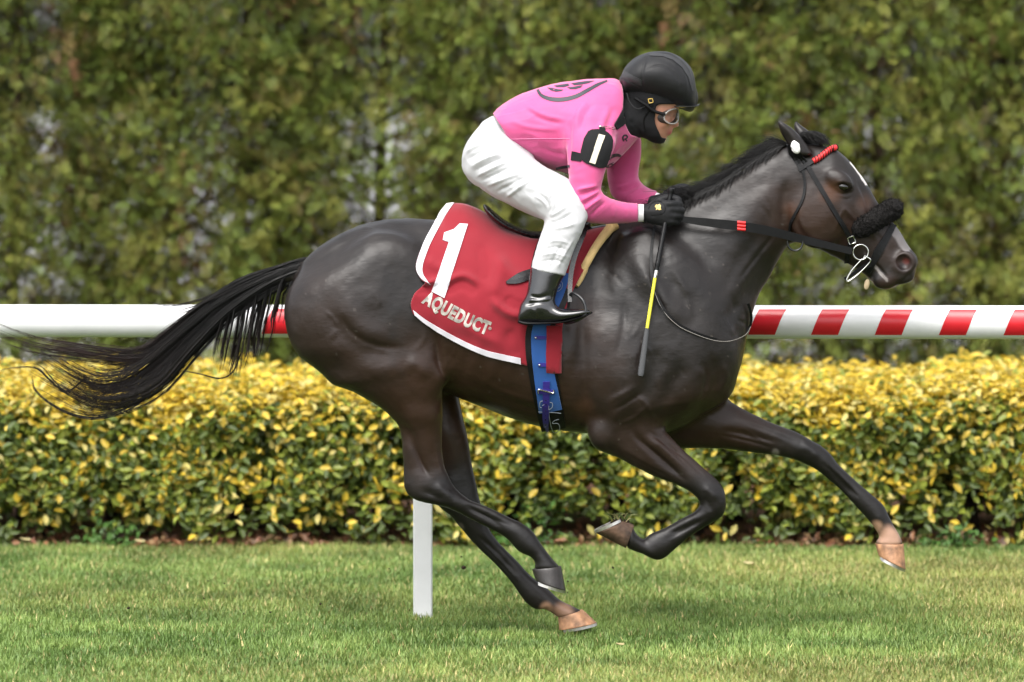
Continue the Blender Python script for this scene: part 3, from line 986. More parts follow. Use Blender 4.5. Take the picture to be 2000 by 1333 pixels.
# black points
for px, py, r in ((1010, 1050, 130), (880, 985, 70), (1380, 985, 70), (1300, 1050, 90), (1215, 1060, 50), (1650, 930, 75), (1590, 885, 45), (1700, 990, 50), (960, 1120, 110)):
    blot(col, px, py, r, BLK, .95, soft=.5)
# pale pasterns, muzzle, blaze, scuffs
blot(col, 1735, 1052, 27, (.42, .25, .17), .9, 1, .45)
blot(col, 1712, 1030, 14, (.40, .24, .15), .8, 1)
blot(col, 1100, 1200, 26, (.30, .17, .11), .75, 1)
blot(col, 1066, 1188, 14, (.38, .22, .14), .8, 1)
blot(col, 1240, 1022, 14, (.12, .06, .035), .8, -1)
blot(col, 1515, 884, 8, (.20, .18, .16), .8, 1)
blot(col, 898, 1030, 9, (.10, .08, .07), .7, 1)
blot(col, 1766, 512, 28, (.032, .020, .017), .8)
blot(col, 1769, 511, 8, (.10, .022, .018), .85)
blot(col, 1762, 522, 9, (.008, .006, .006), .8)
blot(col, 1735, 556, 26, (.030, .017, .013), .8)


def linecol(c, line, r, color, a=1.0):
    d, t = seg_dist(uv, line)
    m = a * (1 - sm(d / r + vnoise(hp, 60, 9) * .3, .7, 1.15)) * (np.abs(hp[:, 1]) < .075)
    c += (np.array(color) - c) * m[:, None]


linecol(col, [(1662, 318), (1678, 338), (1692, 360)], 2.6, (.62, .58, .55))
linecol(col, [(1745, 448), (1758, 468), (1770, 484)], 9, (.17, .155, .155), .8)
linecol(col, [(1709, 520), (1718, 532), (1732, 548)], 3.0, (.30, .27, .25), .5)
for k_ in range(90):      # flecks of mud and wet
    x_, y_ = ((1330, 520), (1420, 480), (1250, 640), (1380, 640), (700, 600), (1000, 760), (1300, 830), (1230, 500))[k_ % 8]
    x_ += nr.normal(0, 60); y_ += nr.normal(0, 60); r_ = nr.uniform(1.0, 2.6)
    m_ = (np.abs(uv[:, 0] - x_) < 6) & (np.abs(uv[:, 1] - y_) < 6)
    m_ &= np.hypot(uv[:, 0] - x_, uv[:, 1] - y_) < r_
    col[m_] = col[m_] * .45 + np.array((.065, .055, .047)) * .55 * nr.uniform(.5, 1.3)
col = np.clip(col, .004, 1)

horse = empty('racehorse', 'dark bay racehorse galloping with all its tack on', 'horse', P(1130, 1232, 0))
horse_body = part('body', hp, hq, M_coat, horse, col=col)
BV = BVHTree.FromPolygons([tuple(x) for x in hp], [tuple(x) for x in hq.tolist()])
HB = (hp.copy(), hq.copy())


def hit(px, py, off=0.0, side=-1, bv=None, y0=None):
    """The place where the camera's line through a pixel meets the body, raised by off. side 1: the mirrored far-side place."""
    bv = bv or BV
    o = np.array((0, -CAM_D, CAM_H))
    for j in (0, .31, -.47, 1.3):
        t = P(px + j, py + j * .37, 0.0)
        d = (t - o) / np.linalg.norm(t - o)
        if side > 0:
            h = bv.ray_cast(Vector(t + d * 3), Vector(-d))
        else:
            h = bv.ray_cast(Vector(t - d * 3), Vector(d))
        if h[0] is not None:
            break
    if h[0] is None:
        return None
    n = np.array(h[1])
    return np.array(h[0]) + n * off, n


# ------------------------------------------------------------------ eyes, hooves, mane, tail
M_eye = mat('horse_eye', (0.006, 0.004, 0.003), rough=0.05, spec=0.9)
M_hoof_dark = mat('dark_hoof', (0.022, 0.018, 0.016), rough=0.42, noise=0.35, nscale=40, bump=.3, bscale=120, bstretch=(1, 1, .15))
M_hoof_pale = mat('pale_hoof', (0.34, 0.175, 0.090), rough=0.55, noise=0.65, nscale=36, bump=.3, bscale=120, bstretch=(1, 1, .15))
M_hoof_muddy = mat('muddy_hoof', (0.085, 0.048, 0.030), rough=0.7, noise=.75, nscale=30, bump=.5, bscale=90)
M_shoe = mat('horseshoe_metal', (0.55, 0.53, 0.50), rough=0.32, metal=0.85, noise=.3, nscale=60)
M_cotton = mat('white_cotton', (0.80, 0.79, 0.77), rough=0.95, spec=0.1, bump=.5, bscale=300)
M_skin_tongue = mat('pale_tongue', (0.52, 0.40, 0.24), rough=0.45)


def ellipsoid(c, r, rot=0.0, nu=20, nv=12):
    u = np.linspace(0, 2 * math.pi, nu, endpoint=False); v = np.linspace(0, math.pi, nv)
    V = np.array([(math.sin(b) * math.cos(a) * r[0], math.cos(b) * r[1], math.sin(b) * math.sin(a) * r[2]) for b in v for a in u])
    ca, sa = math.cos(rot), math.sin(rot)
    V = np.stack([V[:, 0] * ca - V[:, 2] * sa, V[:, 1], V[:, 0] * sa + V[:, 2] * ca], 1)
    F = [(i * nu + j, i * nu + (j + 1) % nu, (i + 1) * nu + (j + 1) % nu, (i + 1) * nu + j) for i in range(nv - 1) for j in range(nu)]
    return V + np.array(c), F


for s in (-1, 1):
    h_ = hit(1647, 365, .0, s)
    v, f_ = ellipsoid(h_[0] - np.array((0, s * .004, 0)), (.021, .013, .0150), -.25)
    part('eye', v, f_, M_eye, horse)


def hoof(name, cf, cb, toe, heel, y, m, tk=0.02):
    """Wall from coronet (front cf, back cb) to ground edge (toe, heel), then the shoe."""
    c0 = np.array([cf, cb], float); c1 = np.array([toe, heel], float)
    mid = lambda t: c0 * (1 - t) + c1 * t
    st = []
    for t, wd in ((0, .037), (.12, .041), (.5, .048), (.92, .056), (1.0, .055)):
        q = mid(t)
        st.append((tuple(q[0]), tuple(q[1]), wd, y, -.12))
    V, F, T = loft(st, n=32, per=4, cap=0)
    o = part(name, V, [tuple(map(int, x)) for x in F] + [tuple(map(int, x)) for x in T], m, horse)
    # the shoe: a flat U-shaped bar along the ground edge
    A, B = P(*toe, y), P(*heel, y)
    ax = A - B; L_ = np.linalg.norm(ax); ax /= L_
    up = P(*cf, y) + P(*cb, y) - A - B; up -= ax * (up @ ax); up /= np.linalg.norm(up)
    yv = np.array((0, 1.0, 0))
    th = np.linspace(-2.45, 2.45, 28)
    rows = []
    for t in th:
        for k, dz in ((1.02, -.001), (1.02, -.011), (.72, -.011), (.72, -.001)):
            rows.append((A + B) / 2 + ax * math.cos(t) * L_ / 2 * k + yv * math.sin(t) * .055 * k + up * dz)
    rows = np.array(rows)
    Fs = []
    for i in range(27):
        for k in range(4):
            Fs.append((i * 4 + k, i * 4 + (k + 1) % 4, (i + 1) * 4 + (k + 1) % 4, (i + 1) * 4 + k))
    Fs += [(0, 1, 2, 3), (111, 110, 109, 108)]
    part('horseshoe', rows, Fs, M_shoe, o, smooth=False)
    return o


hoof('hoof', (1096, 1106), (1039, 1112), (1105, 1153), (1046, 1134), -.135, M_hoof_dark)
tag(hoof('hoof', (1138, 1191), (1090, 1206), (1165, 1216), (1092, 1231), .13, M_hoof_pale), 'pale tan hoof of the standing hind leg')
tag(hoof('hoof', (1222, 1071), (1238, 1026), (1163, 1041), (1219, 1016), -.125, M_hoof_muddy), 'muddy brown hoof of the folded foreleg')
tag(hoof('hoof', (1765, 1063), (1709, 1062), (1769, 1112), (1716, 1086), .125, M_hoof_pale), 'pale orange hoof of the stretched foreleg')


def strands(name, paths, root, m, r0=.0016, r1=.0005, col=None, seg=12):
    """Hair: each path (n,3) becomes a thin three-sided tapering strand; all in one part."""
    Vs, Fs, Cs = [], [], []
    o = 0
    base = np.array([(i * 3 + k, i * 3 + (k + 1) % 3, (i + 1) * 3 + (k + 1) % 3, (i + 1) * 3 + k) for i in range(seg - 1) for k in range(3)])
    for n_, p in enumerate(paths):
        p = resample(p, seg)
        t = np.gradient(p, axis=0); t /= np.linalg.norm(t, axis=1, keepdims=True) + 1e-9
        u = np.cross(t, (0.13, 1, 0.07)); u /= np.linalg.norm(u, axis=1, keepdims=True) + 1e-9
        w_ = np.cross(t, u)
        r = np.linspace(1, 0, seg)[:, None] ** .7 * (r0 - r1) + r1
        ring = np.stack([p + r * u, p + r * (-.5 * u + .87 * w_), p + r * (-.5 * u - .87 * w_)], 1)
        Vs.append(ring.reshape(-1, 3)); Fs.append(base + o); o += seg * 3
        if col is not None:
            Cs.append(np.repeat(col(n_, np.linspace(0, 1, seg)), 3, 0))
    V = np.concatenate(Vs)
    ob = part(name, V, np.concatenate(Fs), m, root, col=np.concatenate(Cs) if col is not None else None)
    return ob


HB0 = np.array((.0070, .0062, .0060)); HB1 = np.array((.035, .0155, .012))


def spread_lock(line, n, w0, w1, y0, ysp, jit=.02, end=(.8, 1.0), start=(0, 0), curl=0.0):
    """n hairs round a guide line in pixels, spread w0..w1 pixels across it."""
    out = []
    g = cr(line, 8)
    nrm = np.gradient(g, axis=0); nrm /= np.linalg.norm(nrm, axis=1, keepdims=True) + 1e-9
    nrm = np.stack([-nrm[:, 1], nrm[:, 0]], 1)
    T = np.linspace(0, 1, len(g))
    for i_ in range(n):
        if i_ % 11 == 0:        # hairs hang together in locks
            K, KY, EB = float(np.clip(nr.normal(0, .5), -1.4, 1.4)), float(nr.normal(0, .5)), nr.uniform(*end)
            PH, AM, FQ = nr.uniform(0, 6.28), nr.uniform(0, 1) ** 2 * curl * 1.2, nr.uniform(2.5, 6)
            TW = nr.uniform(.04, .15)
        k = K + nr.normal(0, TW); ky = KY + nr.normal(0, .12)
        a, b = nr.uniform(*start), min(EB + nr.normal(0, .05), end[1])
        width = w0 + (w1 - w0) * T ** 1.2
        ph, am, fq = PH + nr.normal(0, .15), AM * nr.uniform(.85, 1.15), FQ
        q = g + nrm * (width * k + am * T * np.sin(ph + T * fq))[:, None]
        sel = (T >= a) & (T <= b)
        q = q[sel]; tt = T[sel]
        yy = y0 + ysp * ky * (.35 + .65 * tt)
        out.append(np.array([P(x[0], x[1], y_) for x, y_ in zip(q, yy)]))
    return out


# tail: the main plume, the streaming end and the hanging fringe
tl = []
tl += spread_lock([(622, 517), (592, 521), (548, 538), (490, 565), (430, 600), (370, 648), (310, 700), (250, 742), (190, 752), (130, 728), (75, 692)], 640, 12, 46, 0, .05, end=(.55, 1.0), curl=9)
tl += spread_lock([(622, 516), (590, 520), (540, 534), (470, 560), (390, 615), (330, 665), (280, 700), (220, 700), (150, 690), (80, 680), (30, 665), (-30, 640)], 270, 9, 26, .01, .05, end=(.6, 1.0), curl=8)
tl += spread_lock([(622, 522), (588, 527), (520, 555), (440, 610), (370, 680), (310, 745), (250, 775), (190, 780), (130, 745), (90, 720)], 400, 11, 32, -.01, .05, end=(.6, 1.0), curl=8)
tl += spread_lock([(622, 514), (583, 518), (520, 537), (450, 568), (390, 595), (330, 612), (285, 607)], 60, 8, 16, 0, .04, end=(.6, 1.0), curl=8)
for (x, y), n in (((550, 600), 60), ((530, 640), 100), ((508, 668), 130), ((485, 692), 150), ((460, 712), 150), ((430, 700), 100)):
    sx_ = x + 34
    sy_ = np.interp(sx_, [440, 492, 545, 600], [590, 569, 545, 522])
    tl += spread_lock([(sx_ + 30, sy_ - 12), (sx_, sy_), (sx_ - 14, sy_ + 14), (x + 10, (y + sy_) / 2), (x + 2, y - 25), (x - 1, y), (x - 8, y + 30)], n, 9, 15, 0, .05, end=(.62, 1.0), curl=7)
tl += spread_lock([(470, 690), (455, 725), (430, 738), (390, 728), (350, 722), (320, 735), (290, 775)], 9, 5, 9, 0, .02, end=(.7, 1), curl=9)
tl += spread_lock([(330, 690), (290, 765), (255, 795), (200, 815), (150, 812), (100, 790), (65, 760), (60, 735)], 34, 6, 10, 0, .03, end=(.6, 1), curl=10)
tl += spread_lock([(310, 690), (300, 730), (280, 765), (240, 795), (190, 820)], 16, 6, 12, 0, .03, end=(.7, 1), curl=6)
tl += spread_lock([(170, 740), (130, 770), (95, 745), (70, 722), (30, 722), (-10, 730)], 26, 6, 12, 0, .03, end=(.6, 1), curl=9)
tl += spread_lock([(575, 535), (562, 570), (565, 640), (575, 680), (592, 700)], 10, 5, 6, -.02, .02, end=(.7, 1), curl=4)
tl += spread_lock([(560, 545), (545, 590), (535, 650), (520, 690), (490, 720)], 10, 6, 10, -.02, .02, end=(.7, 1), curl=6)


def tail_col(i, t):
    c = HB0 * (.7 + .8 * ((i * 37) % 19) / 19)
    k = (.95 if 640 <= i < 910 else .3) * np.clip((t - .5) * 2.4, 0, 1)
    return c + (HB1 - c) * k[:, None]


strands('tail', tl, horse, M_hair, .0012, .0003, tail_col, 16)

# mane: short hair blown back from the crest
mn = []
crest = cr([(1290, 412), (1330, 398), (1372, 374), (1412, 352), (1450, 327), (1490, 302), (1520, 288), (1540, 282)], 20)
ct = np.gradient(crest, axis=0); ct /= -np.linalg.norm(ct, axis=1, keepdims=True)      # towards the withers
lockp = np.interp(np.linspace(0, 1, 400), np.linspace(0, 1, 60), nr.uniform(-1, 1, 60))
for k in range(3000):
    t = nr.uniform(0, 1); i = int(t * (len(crest) - 1))
    T_ = ct[i]; N_ = np.array((T_[1], -T_[0])); N_ = N_ if N_[1] < 0 else -N_
    lk = lockp[int(t * 399)]
    x, y = crest[i] + nr.normal(0, 1.6, 2)
    side = nr.uniform(-1, 1)
    L_ = nr.uniform(22, 46)
    fl = .12 + .22 * lk + nr.normal(0, .14)
    if side < -.2:      # lies over the near side of the neck
        p = [P(x, y + 3, -.012)]
        dn = nr.uniform(.05, .45)
        for q in (.3, .65, 1.0):
            c_ = np.array((x, y)) + T_ * L_ * q * .9 - N_ * (4 * q + L_ * dn * q * q)
            hh = hit(c_[0], c_[1], .003 + .008 * nr.uniform(.2, 1))
            p.append(hh[0] if hh is not None else P(c_[0], c_[1], -.02))
    else:               # streams back along the crest
        p = [P(x, y + 3, .01 * side)]
        for q in (.3, .65, 1.0):
            c_ = np.array((x, y)) + T_ * L_ * q + N_ * L_ * (.30 * math.sin(q * 2.4) + fl * q)
            p.append(P(c_[0], c_[1], .01 * side + .022 * side * q))
    mn.append(cr(p, 3))
for k in range(120):    # wisps over the hands
    x, y = 1345 + nr.uniform(-25, 30), 392 + nr.uniform(-6, 8)
    ex, ey = x - nr.uniform(20, 70), y - nr.uniform(-20, 30)
    mn.append(cr([P(x, y + 5, nr.uniform(-.03, .03)), P((x + ex) / 2, (y + ey) / 2 - 8, nr.uniform(-.05, .03)), P(ex, ey, nr.uniform(-.06, .03))], 6))
strands('mane', mn, horse, M_hair, .0011, .0004, lambda i, t: np.repeat((HB0 * (.7 + .9 * ((i * 37) % 19) / 19))[None], len(t), 0), 9)
fo = []
for k in range(420):
    x, y = nr.uniform(1556, 1580), nr.uniform(262, 272)
    e = nr.uniform(.6, 1.05)
    fo.append(cr([P(x, y + 8, nr.uniform(-.03, .02)), P(x + 14 * e, y - 5 + nr.uniform(-2, 3), nr.uniform(-.035, .02)), P(x + 30 * e, y + 1 + nr.uniform(-3, 4), nr.uniform(-.04, .02)), P(x + 44 * e, y + 13 + nr.uniform(-5, 4), nr.uniform(-.045, .02))], 4))
strands('forelock', fo, horse, M_hair, .0011, .0005, lambda i, t: np.repeat((HB0 * (.7 + .9 * ((i * 37) % 19) / 19))[None], len(t), 0), 8)
v, f_ = ellipsoid(P(1554, 288, -.096), (.016, .010, .025), .35, 40, 24)
v = v + vnoise(v, 90, 5)[:, None] * .003
tag(part('cotton_ear_plug', v, f_, M_cotton, horse))
v, f_ = ellipsoid(P(1693, 556, -.03), (.010, .006, .020), -.2)
tag(part('tongue', v, f_, M_skin_tongue, horse))
# ------------------------------------------------------------------ saddle cloth, saddle, girth
def fabric(name, color, rough=0.8, sheen=0.3, wv=900, noise=.08):
    return mat(name, color, rough=rough, spec=0.25, noise=noise, nscale=7, bump=.12, bscale=wv, sheen=sheen)


M_red = fabric('red_cloth', (0.235, 0.008, 0.018))
M_white_tape = fabric('white_tape', (0.62, 0.59, 0.64))
M_leather = mat('black_leather', (0.008, 0.008, 0.009), rough=0.28, spec=0.45, noise=.3, nscale=40, bump=.15, bscale=350, coat=.25, rvar=.08)
M_strap = mat('black_strap', (0.0065, 0.0065, 0.007), rough=0.45, spec=0.2, noise=.3, nscale=60, bump=.15, bscale=500)
M_blue = fabric('blue_webbing', (0.018, 0.085, 0.30), rough=.6)
M_purple = mat('purple_strap', (0.035, 0.022, 0.21), rough=.35)
M_foam = mat('cream_foam', (0.66, 0.46, 0.20), rough=.85, noise=.2, nscale=14, bump=.3, bscale=240)
M_steel = mat('bright_steel', (0.75, 0.74, 0.72), rough=.18, metal=1.0)
M_silver = mat('silver_print', (0.36, 0.33, 0.29), rough=.4, metal=.3, noise=.7, nscale=38)
M_red_tape = mat('red_tape', (0.62, 0.02, 0.022), rough=.45)
M_fleece = mat('black_fleece', (0.012, 0.011, 0.0105), rough=.95, spec=.15, bump=1.0, bscale=230, noise=.5, nscale=120)
M_gold = mat('gold_print', (0.70, 0.48, 0.12), rough=.4)

pad_v, pad_q, pad_t = loft([((868, 404), (885, 640), .19, 0, .45), ((905, 403), (930, 660), .215, 0, .5), ((955, 425), (972, 680), .24, 0, .45), ((1005, 452), (1015, 690), .255, 0, .35), ((1050, 466), (1060, 700), .255, 0, .3), ((1110, 460), (1120, 700), .245, 0, .35), ((1160, 448), (1170, 700), .225, 0, .45), ((1210, 441), (1225, 700), .2, 0, .55)], n=64, per=8, cap=.1)
PADBV = BVHTree.FromPolygons([tuple(x) for x in pad_v], [tuple(x) for x in pad_q.tolist()] + [tuple(x) for x in pad_t.tolist()])

folds = [([(858, 566), (880, 546), (905, 538), (925, 548), (935, 566)], 7, .010), ([(866, 580), (890, 560), (915, 560), (930, 580)], 8, -.010), ([(955, 470), (975, 520), (968, 560), (945, 580)], 15, .009), ([(935, 470), (948, 520), (940, 555)], 13, -.007),
         ([(1030, 620), (1000, 615), (975, 600), (955, 575)], 9, .012), ([(1030, 600), (1005, 595), (985, 580)], 8, -.009), ([(1040, 545), (1010, 540), (985, 520), (975, 490)], 13, .008), ([(830, 500), (850, 520), (880, 520)], 10, .007),
         ([(812, 545), (835, 552), (860, 545)], 6, .014), ([(808, 572), (830, 566), (850, 575)], 6, -.012), ([(880, 620), (930, 650), (990, 680)], 12, .006), ([(990, 640), (1005, 670), (1010, 700)], 10, -.006), ([(900, 420), (930, 440), (960, 470)], 12, .006), ([(1140, 470), (1125, 510), (1108, 560)], 9, -.006)]


def cloth_depth(px, py):
    a = hit(px, py); b = hit(px, py, bv=PADBV)
    ys = [h[0][1] for h in (a, b) if h is not None]
    if not ys:
        return None
    if len(ys) == 2:
        k = .04; h = max(k - abs(ys[0] - ys[1]), 0) / k
        return min(ys) - h * h * k * .25
    return ys[0]


NU, NV = 90, 70
left = resample(cr([(872, 399), (858, 418), (845, 441), (832, 465), (822, 487), (813, 515), (814, 531), (822, 544), (831, 553), (821, 563), (811, 572), (804, 587), (803, 600), (807, 614)], 5), NV)
bot = resample(cr([(807, 614), (834, 636), (888, 668), (942, 693), (982, 704), (1029, 715), (1062, 726), (1097, 729)], 6), NU)
top = resample(cr([(872, 399), (888, 397), (910, 399), (940, 411), (975, 431), (1003, 447), (1050, 461), (1110, 455), (1160, 444), (1196, 438)], 6), NU)
right = resample(cr([(1196, 438), (1168, 483), (1142, 524), (1120, 566), (1104, 610), (1097, 660), (1097, 729)], 6), NV)
U = np.linspace(0, 1, NU)[:, None]; Vv = np.linspace(0, 1, NV)[:, None]
G2 = np.zeros((NU, NV, 2))
for i in range(NU):
    u = U[i, 0]
    for j in range(NV):
        v_ = Vv[j, 0]
        G2[i, j] = (1 - v_) * top[i] + v_ * bot[i] + (1 - u) * left[j] + u * right[j] - ((1 - u) * (1 - v_) * top[0] + u * (1 - v_) * top[-1] + (1 - u) * v_ * bot[0] + u * v_ * bot[-1])
D = np.zeros((NU, NV))
for i in range(NU):
    for j in range(1, NV):
        d_ = cloth_depth(*G2[i, j])
        D[i, j] = np.nan if d_ is None else d_ - .009
    # rows over the ridge where nothing lies beneath yet: run up to the middle line
    ok = np.nonzero(~np.isnan(D[i, 1:]))[0] + 1
    f0 = ok[0] if len(ok) else NV - 1
    for j in range(0, f0):
        D[i, j] = D[i, f0] * (j / f0) ** .6
    okm = ~np.isnan(D[i])
    D[i] = np.interp(np.arange(NV), np.nonzero(okm)[0], D[i][okm])
print('cloth depth', D.min(), D.max())
flat = G2.reshape(-1, 2); wr = np.zeros(len(flat))
for ln, r, d in folds:
    dist, t = seg_dist(flat, ln)
    wr += d * np.exp(-(dist / r) ** 2) * sm(t, 0, .3) * sm(1 - t, 0, .3)
wr = wr.reshape(NU, NV) * np.clip(np.linspace(0, 4, NV), 0, 1)[None, :]
edge = np.clip(1 - np.arange(NU) / 8, 0, 1)[:, None] * .006 * np.sin(np.linspace(0, 9, NV))[None]
# even out the sheet
for _ in range(4):
    D[1:-1, 1:-1] = .5 * D[1:-1, 1:-1] + .125 * (D[:-2, 1:-1] + D[2:, 1:-1] + D[1:-1, :-2] + D[1:-1, 2:])
D = D - np.maximum(wr * 1.5, -.0045) - edge - .0014 * np.maximum(vnoise(np.concatenate([flat / 22.0, np.zeros((len(flat), 1))], 1), 1.0, 91).reshape(NU, NV) * np.clip(np.linspace(0, 4, NV), 0, 1)[None, :], -1)
CG = np.array([[P(*G2[i, j], D[i, j]) for j in range(NV)] for i in range(NU)])
CG[:, 0, 1] = 0
far_side = CG[:, 1:, :] * np.array((1, -1, 1))
full = np.concatenate([CG[:, ::-1], far_side], 1)
cloth = empty('saddle_cloth', 'red saddle cloth numbered 1 with white edging under the saddle', 'saddle cloth', P(960, 560, -.28))
cv, cf = gridvf(full)
cv2, cf2 = thick(cv, cf, np.zeros(3))
nrm_c = vnormals(cv, cf)
nrm_c *= np.sign((nrm_c[:, 1] * np.sign(cv[:, 1])).sum())
cv2 = np.concatenate([cv, cv - nrm_c * .004])
part('cloth', cv2, cf2, M_red, cloth)
CLBV = BVHTree.FromPolygons([tuple(x) for x in cv], [tuple(x) for x in cf.tolist()])
all_v = np.concatenate([HB[0], cv]); all_f = HB[1].tolist() + (cf + len(HB[0])).tolist()
BV2 = BVHTree.FromPolygons([tuple(x) for x in all_v], [tuple(x) for x in all_f])


def decal(name, poly, m, root, bv, off=.0015, side=-1, step=7, th=.0012, tris=None):
    """A flat piece of cloth or print, cut to an outline in pixels and laid on a surface."""
    bm = bmesh.new()
    if tris is None:
        vs = [bm.verts.new((x, -y, 0)) for x, y in poly]
        bm.faces.new(vs)
    else:
        vs = [bm.verts.new((x, -y, 0)) for x, y in poly]
        for t in tris:
            try:
                bm.faces.new([vs[i] for i in t])
            except ValueError:
                pass
    bmesh.ops.triangulate(bm, faces=bm.faces[:])
    xs = [v.co.x for v in bm.verts]; ys = [v.co.y for v in bm.verts]
    for lo, hi, nrm in ((min(xs), max(xs), (1, 0, 0)), (min(ys), max(ys), (0, 1, 0))):
        k = lo + step
        while k < hi:
            bmesh.ops.bisect_plane(bm, geom=bm.verts[:] + bm.edges[:] + bm.faces[:], plane_co=tuple(k * c for c in nrm), plane_no=nrm)
            k += step
    bm.verts.index_update(); bm.normal_update()
    cx_, cy_ = sum(p_[0] for p_ in poly) / len(poly), sum(p_[1] for p_ in poly) / len(poly)
    V, N = [], []
    last = None
    for v in bm.verts:
        h = hit(v.co.x, -v.co.y, 0, side, bv)
        for k_ in (.12, .25, .45):
            if h is None:
                h = hit(v.co.x + (cx_ - v.co.x) * k_, -v.co.y + (cy_ + v.co.y) * k_, 0, side, bv)
        if h is None:
            h = last if last is not None else (P(v.co.x, -v.co.y, side * .2), np.array((0, side, 0)))
            V.append(np.array([*P(v.co.x, -v.co.y, h[0][1])])); N.append(h[1]); continue
        last = h
        n = h[1] if h[1][1] * side > 0 else -h[1]
        V.append(h[0]); N.append(n)
    V, N = np.array(V), np.array(N)
    F = [tuple(v.index for v in f.verts) for f in bm.faces]
    bm.free()
    v2, f2 = thick(V + N * off, F, np.zeros(3))
    v2[len(V):] = V + N * (off - th)
    return part(name, v2, f2, m, root)


def text_poly(txt, x_off=0.0, bold=.02, res=3, font_scale=1.0):
    cu = bpy.data.curves.new('lettering', 'FONT'); cu.body = txt; cu.size = 1; cu.offset = bold; cu.resolution_u = res; cu.space_character = 1.1
    o = bpy.data.objects.new('lettering', cu); COL.objects.link(o)
    bpy.context.view_layer.update()
    me = o.to_mesh()
    v = np.array([(a.co.x, a.co.y) for a in me.vertices]); f = [tuple(p.vertices) for p in me.polygons]
    o.to_mesh_clear()
    bpy.data.objects.remove(o); bpy.data.curves.remove(cu)
    return v, f


def band(name, a, b, m, root, off=.003, th=.003):
    """A strip of tape on the cloth between grid columns/rows: a, b are slices of the near-side grid."""
    g = CG[a, b]
    v, f = gridvf(g)
    n = vnormals(v, f); n *= np.sign(-n[:, 1:2] + 1e-9)
    v2, f2 = thick(v + n * off, f, np.zeros(3)); v2[len(v):] = v + n * (off - th)
    return part(name, v2, f2, m, root)


band('white_border', slice(0, 5), slice(0, int(NV * .70)), M_white_tape, cloth)
iu = int(NU * .745)
band('white_border', slice(1, iu), slice(NV - 4, NV), M_white_tape, cloth)
decal('numeral', [(898, 438), (914, 439), (899, 485), (884, 532), (868, 583), (843, 570), (861, 520), (877, 474), (865, 470), (868, 456), (887, 449)], M_white_tape, cloth, CLBV, .0042, th=.0038, step=3.5)
# the lettering follows the lower edge
v, f_ = text_poly('AQUEDUCT', bold=.05)
wd = v[:, 0].max() - v[:, 0].min(); v[:, 0] -= v[:, 0].min()
base = cr([(823, 590), (860, 611), (905, 635), (951, 654)], 12)
bl = np.concatenate([[0], np.cumsum(np.linalg.norm(np.diff(base, axis=0), axis=1))])
hgt = 26.5 / v[:, 1].max()
pts = []
for x, y in v:
    s_ = x / wd * bl[-1]
    bx, by = np.interp(s_, bl, base[:, 0]), np.interp(s_, bl, base[:, 1])
    tx, ty = np.interp(min(s_ + 2, bl[-1]), bl, base[:, 0]) - np.interp(max(s_ - 2, 0), bl, base[:, 0]), np.interp(min(s_ + 2, bl[-1]), bl, base[:, 1]) - np.interp(max(s_ - 2, 0), bl, base[:, 1])
    L_ = math.hypot(tx, ty); tx, ty = tx / L_, ty / L_
    pts.append((bx + ty * y * hgt, by - tx * y * hgt))
decal('lettering', pts, M_silver, cloth, CLBV, .0014, th=.001, tris=f_, step=5)
v, f_ = text_poly('\u00ae', bold=.01)
v = v - v.mean(0)
decal('registered_mark', [(957 + x * 8 + y * 3, 642 - y * 8 + x * 3) for x, y in v], M_silver, cloth, CLBV, .003, tris=f_, step=12)


def strap(name, line, wpx, m, root, off=.002, th=.004, bv=None, side=-1, n=None, ydepth=None, smooth=False, cross=3):
    """A flat strap along a pixel line, laid on the body (or at given depths ydepth)."""
    g = cr(line, 8); L_ = np.linalg.norm(np.diff(g, axis=0), axis=1).sum()
    n = n or max(4, int(L_ / 7))
    g = resample(g, n)
    wv = np.interp(np.linspace(0, 1, n), np.linspace(0, 1, len(wpx)) if np.ndim(wpx) else [0, 1], wpx if np.ndim(wpx) else [wpx, wpx])
    t2 = np.gradient(g, axis=0); t2 /= np.linalg.norm(t2, axis=1, keepdims=True) + 1e-9
    nn = np.stack([-t2[:, 1], t2[:, 0]], 1)
    rows, norms = [], []
    for i in range(n):
        row, nr_ = [], []
        for c in np.linspace(-.5, .5, cross):
            q = g[i] + nn[i] * wv[i] * c
            if ydepth is not None:
                yy = np.interp(i / (n - 1), np.linspace(0, 1, len(ydepth)), ydepth)
                row.append(P(q[0], q[1], yy)); nr_.append(np.array((0, side, 0.)))
            else:
                h = hit(q[0], q[1], off, side, bv)
                if h is None:
                    h = hit(*(g[i]), off, side, bv)
                    if h is None:
                        h = (P(q[0], q[1], rows[-1][len(row)][1] if rows else side * .05), np.array((0, side, 0.)))
                    else:
                        h = (P(q[0], q[1], h[0][1]), h[1])
                row.append(h[0]); nr_.append(h[1])
        rows.append(row); norms.append(nr_)
    R, N = np.array(rows), np.array(norms)
    for _ in range(2):          # leather does not follow every dent
        R[1:-1] = .5 * R[1:-1] + .25 * (R[:-2] + R[2:])
    v, f = gridvf(R)
    nm = N.reshape(-1, 3)
    v2, f2 = thick(v + nm * th, f, np.zeros(3)); v2[len(v):] = v - nm * .002
    return part(name, v2, f2, m, root, smooth=smooth)


